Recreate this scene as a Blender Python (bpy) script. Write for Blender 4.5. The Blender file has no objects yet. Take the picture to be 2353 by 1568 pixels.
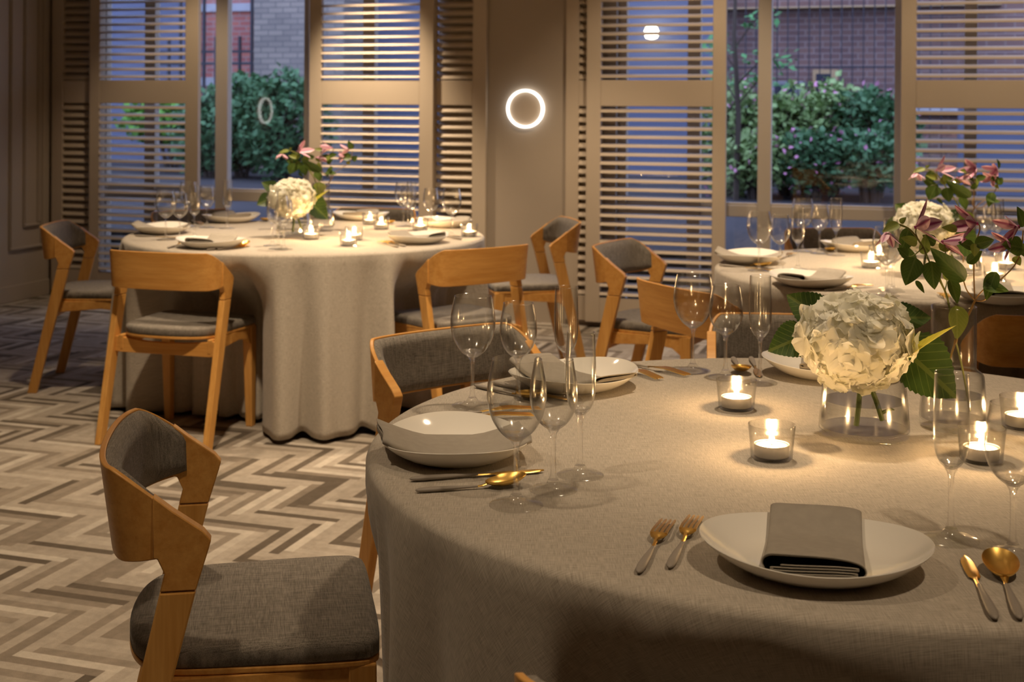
import bpy, bmesh, math, random
from mathutils import Vector, Matrix
PI = math.pi
R = math.radians
sc = bpy.context.scene
COL = sc.collection

# ------------------------------------------------------------------ camera, world, lights, exposure
FPX, CYO, ROLL, PITCH, EYE = 3046.6, -530.8, 0.0062, 0.0033, 1.349
IW, IH = 2353.0, 1568.0
cd = bpy.data.cameras.new('camera')
cam = bpy.data.objects.new('camera', cd)
COL.objects.link(cam)
cd.sensor_fit = 'HORIZONTAL'
cd.sensor_width = 36.0
cd.lens = FPX / IW * 36.0
cd.shift_y = CYO / IW
cd.clip_start, cd.clip_end = 0.05, 120
cam.location = (0, 0, EYE)
cam.rotation_euler = (Matrix.Rotation(PI / 2 - PITCH, 3, 'X') @ Matrix.Rotation(ROLL, 3, 'Z')).to_euler()
cd.dof.use_dof = True
cd.dof.focus_distance = 2.2
cd.dof.aperture_fstop = 8.0
sc.camera = cam

sc.view_settings.view_transform = 'Standard'
sc.view_settings.look = 'None'
sc.view_settings.gamma = 1.0
sc.view_settings.use_curve_mapping = False
sc.view_settings.exposure = 1.22

cy = sc.cycles
cy.max_bounces = 14
cy.transparent_max_bounces = 40
cy.transmission_bounces = 12
cy.glossy_bounces = 6
cy.diffuse_bounces = 5
cy.caustics_reflective = False
cy.caustics_refractive = False
cy.sample_clamp_indirect = 4.0
cy.blur_glossy = 0.5

world = bpy.data.worlds.new('dusk_sky')
sc.world = world
world.use_nodes = True
wn = world.node_tree
wn.nodes['Background'].inputs[0].default_value = (0.52, 0.61, 0.93, 1)
wn.nodes['Background'].inputs[1].default_value = 1.5

WARM = (1.0, 0.76, 0.51)
def spot(x, y, z, w, ang=70, blend=0.6, to=None, col=WARM, rad=0.05):
    l = bpy.data.lights.new('ceiling_spot', 'SPOT')
    l.energy, l.color, l.spot_size, l.spot_blend, l.shadow_soft_size = w, col, R(ang), blend, rad
    o = bpy.data.objects.new('ceiling_spot', l)
    o.location = (x, y, z)
    d = Vector(to if to else (x, y, 0)) - o.location
    o.rotation_euler = d.to_track_quat('-Z', 'Y').to_euler()
    COL.objects.link(o)
    return o

SPOTS = [
    (-0.65, 5.9, 2.75, 105, 62, .7, (-0.7, 6.1, .7)),
    (-1.6, 5.6, 2.75, 50, 62, .7, (-1.7, 5.6, .3)),
    (1.75, 4.7, 2.75, 90, 62, .7, (1.7, 4.9, .7)),
    (0.35, 4.6, 2.75, 70, 80, .7, (0.35, 4.9, 0)),
    (0.55, 2.95, 2.75, 46, 62, .7, (0.55, 2.9, .7)),
    (-0.9, 4.0, 2.75, 100, 88, .7, (-0.95, 4.1, 0)),
    (0.1, 6.9, 2.75, 60, 75, .7, (0.2, 7.3, .6)),
    (-1.05, 8.02, 2.75, 150, 58, .9, (-0.93, 8.42, .6)),
    (0.9, 6.6, 2.75, 32, 75, .7, (1.0, 7.8, .9)),
    (2.6, 5.9, 2.75, 36, 75, .7, (2.4, 7.3, .9)),
    (-2.0, 8.0, 2.75, 26, 66, .7, (-2.2, 8.9, .9)),
    (0.9, 0.9, 2.75, 27, 90, .8, (0.6, 1.2, 0)),
    (-0.9, 1.6, 2.75, 24, 90, .8, (-0.8, 2.0, 0)),
]
for s in SPOTS:
    spot(s[0], s[1], s[2], s[3], s[4], s[5], s[6])

# ------------------------------------------------------------------ places
TH = math.hypot(1, 0.3226)
TX, TY = 1 / TH, -0.3226 / TH          # along the window wall
NX, NY = 0.3226 / TH, 1 / TH           # out of the room through the window wall
WROT = math.atan2(TY, TX)
def S(s, e=0.0, z=0.0):                # window-wall coordinates: along, outward, up
    return Vector((TX * s + NX * e, 8.225 + TY * s + NY * e, z))
def _ray(px, py):
    u0, v0 = px - IW / 2, py - IH / 2 - CYO
    c, s = math.cos(ROLL), math.sin(ROLL)
    u, v = c * u0 + s * v0, -s * u0 + c * v0
    d = (u / FPX, 1.0, -v / FPX)
    c, s = math.cos(PITCH), math.sin(PITCH)
    return Vector((d[0], c * d[1] + s * d[2], -s * d[1] + c * d[2]))
def at(px, py, z=0.75):
    d = _ray(px, py)
    return Vector((0, 0, EYE)) + d * ((z - EYE) / d.z)
def atY(px, py, y):
    d = _ray(px, py)
    return Vector((0, 0, EYE)) + d * (y / d.y)
def atS(px, py, e):                    # a point on the plane e metres outside the window wall
    d = _ray(px, py)
    k = (e + 8.225 * NY) / (d.x * NX + d.y * NY)
    w = d * k + Vector((0, 0, EYE))
    return (w.x * TX + (w.y - 8.225) * TY, e, w.z)

# ------------------------------------------------------------------ materials
def new_mat(name):
    m = bpy.data.materials.new(name)
    m.use_nodes = True
    return m, m.node_tree.nodes, m.node_tree.links, m.node_tree.nodes['Principled BSDF']
def ramp(n, stops):
    r = n.new('ShaderNodeValToRGB')
    e = r.color_ramp.elements
    while len(e) < len(stops): e.new(0.5)
    for k, (p, c) in enumerate(stops):
        e[k].position = p
        e[k].color = (*c, 1)
    return r
def mix_rgb(n, l, fac, a, b, mode='MIX'):
    x = n.new('ShaderNodeMix'); x.data_type = 'RGBA'; x.blend_type = mode
    for sock, val in ((x.inputs[0], fac), (x.inputs[6], a), (x.inputs[7], b)):
        if hasattr(val, 'is_linked') or hasattr(val, 'links'): l.new(val, sock)
        else: sock.default_value = val if isinstance(val, float) else (*val, 1)
    return x.outputs[2]
def coords(n, l, scale=(1, 1, 1), kind='Object', rot=(0, 0, 0)):
    tc = n.new('ShaderNodeTexCoord'); mp = n.new('ShaderNodeMapping')
    l.new(tc.outputs[kind], mp.inputs[0])
    mp.inputs['Scale'].default_value = scale
    mp.inputs['Rotation'].default_value = rot
    return mp.outputs[0]
def noise(n, l, vec, scale, detail=3.0, rough=0.55):
    t = n.new('ShaderNodeTexNoise')
    t.inputs['Scale'].default_value, t.inputs['Detail'].default_value, t.inputs['Roughness'].default_value = scale, detail, rough
    l.new(vec, t.inputs['Vector'])
    return t.outputs['Fac']
def bump(n, l, b, h, strength, dist=0.002):
    k = n.new('ShaderNodeBump')
    k.inputs['Strength'].default_value, k.inputs['Distance'].default_value = strength, dist
    l.new(h, k.inputs['Height']); l.new(k.outputs[0], b.inputs['Normal'])
def plain(name, col, rough=0.5, metal=0.0, spec=0.5, var=0.0, vscale=8.0):
    m, n, l, b = new_mat(name)
    b.inputs['Roughness'].default_value, b.inputs['Metallic'].default_value = rough, metal
    b.inputs['Specular IOR Level'].default_value = spec
    f = noise(n, l, coords(n, l), vscale)
    lo = tuple(c * (1 - var) for c in col); hi = tuple(min(1, c * (1 + var)) for c in col)
    r = ramp(n, [(0.3, lo), (0.7, hi)]); l.new(f, r.inputs[0]); l.new(r.outputs[0], b.inputs['Base Color'])
    return m
def wood(name, dark, light, axis):
    m, n, l, b = new_mat(name)
    s = [14, 14, 14]; s[axis] = 1.2
    f = noise(n, l, coords(n, l, tuple(s)), 3.0, 5.0, 0.6)
    r = ramp(n, [(0.25, dark), (0.75, light)]); l.new(f, r.inputs[0])
    s2 = [160, 160, 160]; s2[axis] = 6
    g = noise(n, l, coords(n, l, tuple(s2)), 1.0, 2.0)
    r2 = ramp(n, [(0.3, (0.88, 0.86, 0.82)), (0.6, (1, 1, 1))]); l.new(g, r2.inputs[0])
    l.new(mix_rgb(n, l, 0.7, r.outputs[0], r2.outputs[0], 'MULTIPLY'), b.inputs['Base Color'])
    b.inputs['Roughness'].default_value = 0.38
    b.inputs['Specular IOR Level'].default_value = 0.35
    return m
def weave(name, dark, light, s=1.0, kind='Object', rough=0.95, strength=0.25, slub=0.5):
    m, n, l, b = new_mat(name)
    a = noise(n, l, coords(n, l, (900 * s, 34 * s, 34 * s), kind), 1.0, 2.0)
    c = noise(n, l, coords(n, l, (34 * s, 900 * s, 900 * s), kind), 1.0, 2.0)
    p = n.new('ShaderNodeMath'); p.operation = 'ADD'; l.new(a, p.inputs[0]); l.new(c, p.inputs[1])
    q = n.new('ShaderNodeMath'); q.operation = 'MULTIPLY'; l.new(p.outputs[0], q.inputs[0]); q.inputs[1].default_value = 0.5
    r = ramp(n, [(0.36, dark), (0.64, light)]); l.new(q.outputs[0], r.inputs[0])
    l.new(r.outputs[0], b.inputs['Base Color'])
    b.inputs['Roughness'].default_value = rough
    b.inputs['Specular IOR Level'].default_value = 0.15
    b.inputs['Sheen Weight'].default_value = 0.15
    bump(n, l, b, q.outputs[0], strength, 0.0006)
    return m
def thin_glass(name, tint=(1, 1, 1), ior=1.45, k=1.0, edge=0.62, rim=0.95, rough=0.14, power=3.2):
    # thin-walled clear glass: light passes straight, edges darken and mirror the room
    m, n, l, b = new_mat(name)
    n.remove(b)
    t = n.new('ShaderNodeBsdfTransparent')
    g = n.new('ShaderNodeBsdfGlossy'); g.inputs['Roughness'].default_value = rough
    lw = n.new('ShaderNodeLayerWeight'); lw.inputs[0].default_value = 0.5
    pw = n.new('ShaderNodeMath'); pw.operation = 'POWER'; pw.inputs[1].default_value = power
    l.new(lw.outputs['Facing'], pw.inputs[0])
    l.new(mix_rgb(n, l, pw.outputs[0], tint, tuple(c * edge for c in tint)), t.inputs[0])
    f0 = ((ior - 1) / (ior + 1)) ** 2
    mu = n.new('ShaderNodeMath'); mu.operation = 'MULTIPLY_ADD'; mu.inputs[1].default_value = rim; mu.inputs[2].default_value = f0 * k; mu.use_clamp = True
    l.new(pw.outputs[0], mu.inputs[0])
    x = n.new('ShaderNodeMixShader')
    l.new(mu.outputs[0], x.inputs[0]); l.new(t.outputs[0], x.inputs[1]); l.new(g.outputs[0], x.inputs[2])
    l.new(x.outputs[0], n['Material Output'].inputs[0])
    return m
def thick_glass(name, ior=1.45, share=0.55, tint=(1, 1, 1)):
    m, n, l, b = new_mat(name)
    n.remove(b)
    t = n.new('ShaderNodeBsdfTransparent'); t.inputs[0].default_value = (*tint, 1)
    g = n.new('ShaderNodeBsdfGlass'); g.inputs['IOR'].default_value = ior; g.inputs['Roughness'].default_value = 0.0
    g.inputs['Color'].default_value = (*tint, 1)
    x = n.new('ShaderNodeMixShader'); x.inputs[0].default_value = share
    l.new(t.outputs[0], x.inputs[1]); l.new(g.outputs[0], x.inputs[2])
    l.new(x.outputs[0], n['Material Output'].inputs[0])
    return m
def emit(name, col, strength):
    m, n, l, b = new_mat(name)
    b.inputs['Base Color'].default_value = (*col, 1)
    b.inputs['Emission Color'].default_value = (*col, 1)
    b.inputs['Emission Strength'].default_value = strength
    return m
def bricks(name, c1, c2, mortar, bw, rh, axis_rot):
    m, n, l, b = new_mat(name)
    t = n.new('ShaderNodeTexBrick')
    l.new(coords(n, l, (1, 1, 1), 'Object', axis_rot), t.inputs['Vector'])
    t.inputs['Color1'].default_value, t.inputs['Color2'].default_value, t.inputs['Mortar'].default_value = (*c1, 1), (*c2, 1), (*mortar, 1)
    t.inputs['Scale'].default_value = 1.0
    t.inputs['Mortar Size'].default_value = 0.008
    t.inputs['Brick Width'].default_value, t.inputs['Row Height'].default_value = bw, rh
    f = noise(n, l, coords(n, l), 0.9)
    r = ramp(n, [(0.3, (0.75, 0.75, 0.75)), (0.7, (1.15, 1.12, 1.1))]); l.new(f, r.inputs[0])
    l.new(mix_rgb(n, l, 0.8, t.outputs[0], r.outputs[0], 'MULTIPLY'), b.inputs['Base Color'])
    b.inputs['Roughness'].default_value = 0.9
    return m
def leafy(name, c1, c2, vein=None, rough=0.45, trans=0.0):
    m, n, l, b = new_mat(name)
    f = noise(n, l, coords(n, l), 18.0)
    r = ramp(n, [(0.3, c1), (0.7, c2)]); l.new(f, r.inputs[0])
    out = r.outputs[0]
    if vein:
        tc = n.new('ShaderNodeUVMap'); tc.uv_map = 'UVMap'
        sp = n.new('ShaderNodeSeparateXYZ'); l.new(tc.outputs[0], sp.inputs[0])
        ab = n.new('ShaderNodeMath'); ab.operation = 'ABSOLUTE'; l.new(sp.outputs[0], ab.inputs[0])
        # side veins: a sawtooth of (along - across)
        su = n.new('ShaderNodeMath'); su.operation = 'SUBTRACT'; l.new(sp.outputs[1], su.inputs[0]); l.new(ab.outputs[0], su.inputs[1])
        mu = n.new('ShaderNodeMath'); mu.operation = 'MULTIPLY'; mu.inputs[1].default_value = 7.0; l.new(su.outputs[0], mu.inputs[0])
        fr = n.new('ShaderNodeMath'); fr.operation = 'FRACT'; l.new(mu.outputs[0], fr.inputs[0])
        lt = n.new('ShaderNodeMath'); lt.operation = 'LESS_THAN'; lt.inputs[1].default_value = 0.10; l.new(fr.outputs[0], lt.inputs[0])
        mid = n.new('ShaderNodeMath'); mid.operation = 'LESS_THAN'; mid.inputs[1].default_value = 0.035; l.new(ab.outputs[0], mid.inputs[0])
        mx = n.new('ShaderNodeMath'); mx.operation = 'MAXIMUM'; l.new(lt.outputs[0], mx.inputs[0]); l.new(mid.outputs[0], mx.inputs[1])
        sc_ = n.new('ShaderNodeMath'); sc_.operation = 'MULTIPLY'; sc_.inputs[1].default_value = 0.45; l.new(mx.outputs[0], sc_.inputs[0])
        out = mix_rgb(n, l, sc_.outputs[0], out, vein)
    l.new(out, b.inputs['Base Color'])
    b.inputs['Roughness'].default_value = rough
    b.inputs['Specular IOR Level'].default_value = 0.35
    if trans:
        tr = n.new('ShaderNodeBsdfTranslucent'); l.new(out, tr.inputs[0])
        x = n.new('ShaderNodeMixShader'); x.inputs[0].default_value = trans
        l.new(b.outputs[0], x.inputs[1]); l.new(tr.outputs[0], x.inputs[2]); l.new(x.outputs[0], n['Material Output'].inputs[0])
    return m

M = {}
M['wood'] = wood('beech_wood', (0.56, 0.265, 0.058), (0.76, 0.42, 0.125), 2)
M['wood_back'] = wood('beech_plywood', (0.56, 0.255, 0.054), (0.74, 0.40, 0.115), 0)
M['seat_fabric'] = weave('grey_upholstery', (0.092, 0.081, 0.067), (0.30, 0.268, 0.228), 0.9)
M['linen'] = weave('linen_cloth', (0.31, 0.275, 0.225), (0.56, 0.505, 0.43), 1.1, 'UV', 0.95, 0.3)
M['napkin'] = plain('napkin_cotton', (0.37, 0.335, 0.285), 0.9, 0, 0.1, 0.05, 60)
M['china'] = plain('white_china', (0.86, 0.83, 0.76), 0.08, 0, 0.5, 0.01, 3)
M['gold'] = plain('brushed_gold', (0.92, 0.60, 0.17), 0.33, 1.0, 0.5, 0.03, 40)
M['handle'] = plain('taupe_handle', (0.30, 0.265, 0.225), 0.5, 0, 0.4, 0.03, 20)
M['glass'] = thin_glass('bowl_glass', (0.985, 0.985, 0.98), 1.5, 1.3)
M['stem_glass'] = thick_glass('stem_glass', 1.45, 0.24)
M['foot_glass'] = thin_glass('foot_glass', (0.99, 0.99, 0.985), 1.5, 1.0, .93, .4)
M['vase_glass'] = thin_glass('vase_glass', (0.985, 0.985, 0.98), 1.5, 1.2, .55)
M['base_glass'] = thick_glass('vase_base_glass', 1.5, 0.13, (0.985, 0.99, 0.985))
M['water'] = thin_glass('vase_water', (0.985, 0.985, 0.98), 1.33, 1.0, .30, .28, .02, 2.4)
M['pane'] = thin_glass('window_glass', (0.92, 0.94, 0.97), 1.5, 1.5, 1.0, .7, 0.0, 5.0)
M['wax'] = plain('candle_wax', (0.93, 0.88, 0.78), 0.5, 0, 0.4, 0.01)
M['tin'] = plain('tealight_tin', (0.62, 0.60, 0.57), 0.35, 0.8, 0.5, 0.02)
M['flame'] = emit('candle_flame', (1.0, 0.66, 0.28), 28.0)
M['wick'] = plain('wick_black', (0.02, 0.015, 0.01), 0.9)
M['paint'] = plain('taupe_paint', (0.46, 0.385, 0.30), 0.55, 0, 0.3, 0.02, 3)
M['wall'] = plain('wall_paint', (0.37, 0.315, 0.255), 0.75, 0, 0.2, 0.02, 2)
M['frame'] = plain('window_frame_paint', (0.44, 0.39, 0.33), 0.45, 0, 0.4, 0.02, 3)
M['ceiling'] = plain('ceiling_paint', (0.60, 0.54, 0.46), 0.9)
M['ring'] = emit('ring_diffuser', (1.0, 0.95, 0.88), 1.35)
M['disc'] = plain('ring_disc_paint', (0.52, 0.435, 0.34), 0.6)
M['petal'] = leafy('hydrangea_petal', (0.88, 0.86, 0.72), (0.96, 0.95, 0.89), None, 0.7, 0.5)
M['hleaf'] = leafy('hydrangea_leaf', (0.022, 0.050, 0.010), (0.050, 0.095, 0.018), (0.16, 0.20, 0.05), 0.45, 0.3)
M['yleaf'] = leafy('yellow_leaf', (0.36, 0.34, 0.03), (0.52, 0.48, 0.05), (0.60, 0.55, 0.18), 0.45, 0.3)
M['cleaf'] = leafy('clematis_leaf', (0.035, 0.075, 0.012), (0.085, 0.14, 0.026), (0.15, 0.20, 0.06), 0.4, 0.3)
M['pleaf'] = leafy('pale_clematis_leaf', (0.15, 0.21, 0.035), (0.25, 0.30, 0.06), (0.32, 0.36, 0.10), 0.45, 0.3)
M['stem'] = leafy('green_stem', (0.14, 0.17, 0.035), (0.20, 0.20, 0.05), None, 0.5)
M['redstem'] = leafy('reddish_stem', (0.22, 0.12, 0.03), (0.26, 0.17, 0.05), None, 0.5)
M['hstem'] = leafy('hydrangea_stem', (0.05, 0.08, 0.012), (0.09, 0.12, 0.02), None, 0.5)
def petal_stripe(name, edge, mid):
    m, n, l, b = new_mat(name)
    tc = n.new('ShaderNodeUVMap'); tc.uv_map = 'UVMap'
    sp = n.new('ShaderNodeSeparateXYZ'); l.new(tc.outputs[0], sp.inputs[0])
    ab = n.new('ShaderNodeMath'); ab.operation = 'ABSOLUTE'; l.new(sp.outputs[0], ab.inputs[0])
    r = ramp(n, [(0.05, mid), (0.22, edge)]); l.new(ab.outputs[0], r.inputs[0])
    l.new(r.outputs[0], b.inputs['Base Color']); b.inputs['Roughness'].default_value = 0.55
    return m
M['clem'] = petal_stripe('clematis_petal', (0.68, 0.42, 0.53), (0.27, 0.025, 0.13))
M['clem_pink'] = petal_stripe('clematis_petal_pink', (0.76, 0.50, 0.60), (0.52, 0.20, 0.36))
M['black_iron'] = plain('dark_iron', (0.015, 0.018, 0.03), 0.6)
M['paving'] = plain('grey_paving', (0.055, 0.052, 0.055), 0.9, 0, 0.1, 0.15, 1.5)
M['shrub'] = leafy('shrub_leaf', (0.045, 0.125, 0.055), (0.12, 0.25, 0.11), None, 0.6)
M['shrub_light'] = leafy('light_shrub_leaf', (0.16, 0.27, 0.085), (0.36, 0.48, 0.20), None, 0.6)
M['tree_leaf'] = leafy('tree_leaf', (0.06, 0.20, 0.06), (0.10, 0.32, 0.10), None, 0.5)
M['lawn'] = leafy('lawn_grass', (0.08, 0.24, 0.03), (0.16, 0.36, 0.05), None, 0.7)
M['pink_bloom'] = plain('pink_bloom', (0.62, 0.26, 0.42), 0.6)
M['bark'] = plain('bark', (0.05, 0.035, 0.025), 0.9)
M['grey_brick'] = bricks('grey_brick', (0.30, 0.26, 0.22), (0.21, 0.185, 0.165), (0.14, 0.13, 0.125), 0.22, 0.076, (PI / 2, 0, 0))
M['red_brick'] = bricks('red_brick', (0.50, 0.17, 0.13), (0.38, 0.12, 0.11), (0.36, 0.28, 0.27), 0.22, 0.076, (PI / 2, 0, 0))
M['dark_brick'] = bricks('dark_brick', (0.20, 0.115, 0.095), (0.145, 0.085, 0.08), (0.25, 0.19, 0.18), 0.22, 0.076, (PI / 2, 0, 0))
M['stone'] = plain('pale_stone', (0.42, 0.42, 0.46), 0.8, 0, 0.3, 0.1)
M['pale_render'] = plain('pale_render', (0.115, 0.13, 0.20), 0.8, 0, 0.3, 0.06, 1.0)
M['bronze'] = plain('bronze_band', (0.40, 0.27, 0.14), 0.5)
M['dark_glass'] = plain('dark_opening', (0.02, 0.02, 0.04), 0.3)
M['metal_grey'] = plain('grey_metal', (0.20, 0.20, 0.22), 0.5, 0.3)
M['etch'] = plain('etched_white', (0.75, 0.73, 0.66), 0.7)
M['mirrored_glow'] = emit('reflection_glow', (1.0, 0.86, 0.55), 6.0)  # emission standing in for a reflected glow behind the wide shutter

def carpet_mat():
    m, n, l, b = new_mat('herringbone_carpet')
    at_ = n.new('ShaderNodeAttribute'); at_.attribute_name = 'plank'
    r = ramp(n, [(0.0, (0.118, 0.098, 0.077)), (0.15, (0.132, 0.109, 0.086)), (0.18, (0.222, 0.188, 0.152)), (0.40, (0.275, 0.236, 0.193)),
                 (0.44, (0.345, 0.304, 0.255)), (0.88, (0.41, 0.366, 0.312)), (0.91, (0.49, 0.445, 0.385)), (1.0, (0.52, 0.475, 0.41))])
    l.new(at_.outputs['Fac'], r.inputs[0])
    f = noise(n, l, coords(n, l, (22, 22, 1)), 1.0, 4.0, 0.7)
    r2 = ramp(n, [(0.3, (0.72, 0.71, 0.69)), (0.7, (1.1, 1.08, 1.05))]); l.new(f, r2.inputs[0])
    g = noise(n, l, coords(n, l), 420, 2.0)
    r3 = ramp(n, [(0.3, (0.8, 0.8, 0.8)), (0.7, (1.1, 1.1, 1.1))]); l.new(g, r3.inputs[0])
    c = mix_rgb(n, l, 0.75, r.outputs[0], r2.outputs[0], 'MULTIPLY')
    c = mix_rgb(n, l, 0.6, c, r3.outputs[0], 'MULTIPLY')
    l.new(c, b.inputs['Base Color'])
    b.inputs['Roughness'].default_value = 1.0
    b.inputs['Specular IOR Level'].default_value = 0.08
    bump(n, l, b, g, 0.4, 0.003)
    return m
M['carpet'] = carpet_mat()

# ------------------------------------------------------------------ mesh builder
class G:
    def __init__(s): s.v, s.f, s.uv = [], [], {}
    def add(s, vs, fs, mat=None, uvs=None):
        o = len(s.v)
        s.v += [tuple(mat @ Vector(p)) if mat else tuple(p) for p in vs]
        if uvs:
            for k, u in enumerate(uvs): s.uv[o + k] = u
        s.f += [tuple(i + o for i in f) for f in fs]
        return s
    def box(s, a, b, mat=None):
        x0, y0, z0 = a; x1, y1, z1 = b
        vs = [(x0, y0, z0), (x1, y0, z0), (x1, y1, z0), (x0, y1, z0), (x0, y0, z1), (x1, y0, z1), (x1, y1, z1), (x0, y1, z1)]
        return s.add(vs, [(3, 2, 1, 0), (4, 5, 6, 7), (0, 1, 5, 4), (1, 2, 6, 5), (2, 3, 7, 6), (3, 0, 4, 7)], mat)
    def prism(s, poly, a, b, axis='z', mat=None):
        def P(p, h): return (p[0], p[1], h) if axis == 'z' else (h, p[0], p[1]) if axis == 'x' else (p[0], h, p[1])
        n = len(poly)
        vs = [P(p, a) for p in poly] + [P(p, b) for p in poly]
        fs = [tuple(range(n))[::-1], tuple(range(n, 2 * n))] + [(i, (i + 1) % n, n + (i + 1) % n, n + i) for i in range(n)]
        return s.add(vs, fs, mat)
    def lathe(s, prof, n=32, mat=None, sx=1.0, sy=1.0):
        vs, fs, idx = [], [], []
        for r, z in prof:
            if r < 1e-6:
                idx.append([len(vs)] * n); vs.append((0, 0, z))
            else:
                idx.append(list(range(len(vs), len(vs) + n)))
                vs += [(r * math.cos(2 * PI * k / n) * sx, r * math.sin(2 * PI * k / n) * sy, z) for k in range(n)]
        for a, b in zip(idx, idx[1:]):
            for k in range(n):
                q = [a[k], a[(k + 1) % n], b[(k + 1) % n], b[k]]
                q = [x for i, x in enumerate(q) if x not in q[:i]]
                if len(q) > 2: fs.append(tuple(q))
        return s.add(vs, fs, mat)
    def tube(s, pts, rad, n=8, mat=None):
        pts = [Vector(p) for p in pts]
        rad = rad if isinstance(rad, (list, tuple)) else [rad] * len(pts)
        vs, fs = [], []
        up = Vector((0.13, 0.21, 0.97))
        for i, p in enumerate(pts):
            d = (pts[min(i + 1, len(pts) - 1)] - pts[max(i - 1, 0)]).normalized()
            a = d.cross(up)
            if a.length < 1e-3: a = d.cross(Vector((1, 0, 0)))
            a.normalize(); b = d.cross(a)
            vs += [tuple(p + (a * math.cos(2 * PI * k / n) + b * math.sin(2 * PI * k / n)) * rad[i]) for k in range(n)]
        for i in range(len(pts) - 1):
            fs += [(i * n + k, i * n + (k + 1) % n, (i + 1) * n + (k + 1) % n, (i + 1) * n + k) for k in range(n)]
        fs += [tuple(range(n))[::-1], tuple(range((len(pts) - 1) * n, len(pts) * n))]
        return s.add(vs, fs, mat)
    def grid(s, rows, mat=None, closed=False, uvs=None):
        nr, nc = len(rows), len(rows[0])
        vs = [p for r in rows for p in r]
        fs = []
        for i in range(nr - 1):
            for j in range(nc if closed else nc - 1):
                k = (j + 1) % nc
                fs.append((i * nc + j, i * nc + k, (i + 1) * nc + k, (i + 1) * nc + j))
        return s.add(vs, fs, mat, uvs)
    def build(s, name, mat, parent=None, smooth=35, bevel=0, solid=0, loc=None, rotz=0, fix=True):
        me = bpy.data.meshes.new(name)
        me.from_pydata(s.v, [], s.f)
        if fix:
            bm = bmesh.new(); bm.from_mesh(me); bmesh.ops.recalc_face_normals(bm, faces=bm.faces); bm.to_mesh(me); bm.free()
        if s.uv:
            ul = me.uv_layers.new(name='UVMap')
            for lp in me.loops: ul.data[lp.index].uv = s.uv.get(lp.vertex_index, (0, 0))
        if smooth:
            me.polygons.foreach_set('use_smooth', [True] * len(me.polygons))
            if smooth < 180: me.set_sharp_from_angle(angle=R(smooth))
        me.materials.append(mat)
        o = bpy.data.objects.new(name, me); COL.objects.link(o)
        if parent: o.parent = parent
        if loc is not None: o.location = loc
        o.rotation_euler.z = rotz
        if solid:
            k = o.modifiers.new('thickness', 'SOLIDIFY'); k.thickness = solid; k.offset = 0
        if bevel:
            k = o.modifiers.new('soft_edges', 'BEVEL'); k.width = bevel; k.segments = 2; k.limit_method = 'ANGLE'; k.angle_limit = R(40)
        return o
def tag(o, label=None, cat=None, group=None, kind=None):
    if label: o['label'] = label
    if cat: o['category'] = cat
    if group: o['group'] = group
    if kind: o['kind'] = kind
    return o
def empty(name, loc=(0, 0, 0), rz=0.0):
    o = bpy.data.objects.new(name, None); COL.objects.link(o)
    o.location = loc; o.rotation_euler = (0, 0, rz); o.empty_display_size = 0.05
    return o
KIDS = {}
def kids(o): return [c for c in bpy.data.objects if c.parent == o]
def copy_tree(o, parent=None):
    c = o.copy(); COL.objects.link(c); c.parent = parent
    if o.name not in KIDS: KIDS[o.name] = kids(o)
    for ch in KIDS[o.name]: copy_tree(ch, c)
    return c
USED = set()
def inst(proto, loc, rz=0.0, label=None, cat=None, group=None, scale=None):
    if proto.name in USED: o = copy_tree(proto)
    else: o = proto; USED.add(proto.name); KIDS[proto.name] = kids(proto)
    o.location = loc; o.rotation_euler = (0, 0, rz)
    o.scale = (scale,) * 3 if isinstance(scale, float) else (scale or (1, 1, 1))
    return tag(o, label, cat, group)
def struct(o, label, cat='wall'): return tag(o, label, cat, kind='structure')
def catmull(P, n=8):
    P = [Vector(p) for p in P]; out = []
    for i in range(len(P) - 1):
        a, b, c, d = P[max(i - 1, 0)], P[i], P[i + 1], P[min(i + 2, len(P) - 1)]
        for k in range(n):
            t = k / n
            out.append(0.5 * ((2 * b) + (c - a) * t + (2 * a - 5 * b + 4 * c - d) * t * t + (3 * b - a - 3 * c + d) * t ** 3))
    return out + [P[-1]]
def smoothstep(a, b, x):
    t = max(0.0, min(1.0, (x - a) / (b - a))); return t * t * (3 - 2 * t)

# ------------------------------------------------------------------ room shell
WR = (0, 0, WROT)
def wbox(g, s0, s1, e0, e1, z0, z1):   # box given in window-wall coordinates; the object sits at S(0,0,0) turned by WROT
    return g.box((s0, e0, z0), (s1, e1, z1))
ORI = S(0)
def wbuild(g, name, mat, parent=None, **kw):
    if parent: return g.build(name, mat, parent, **kw)
    return g.build(name, mat, None, loc=ORI, rotz=WROT, **kw)

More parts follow.
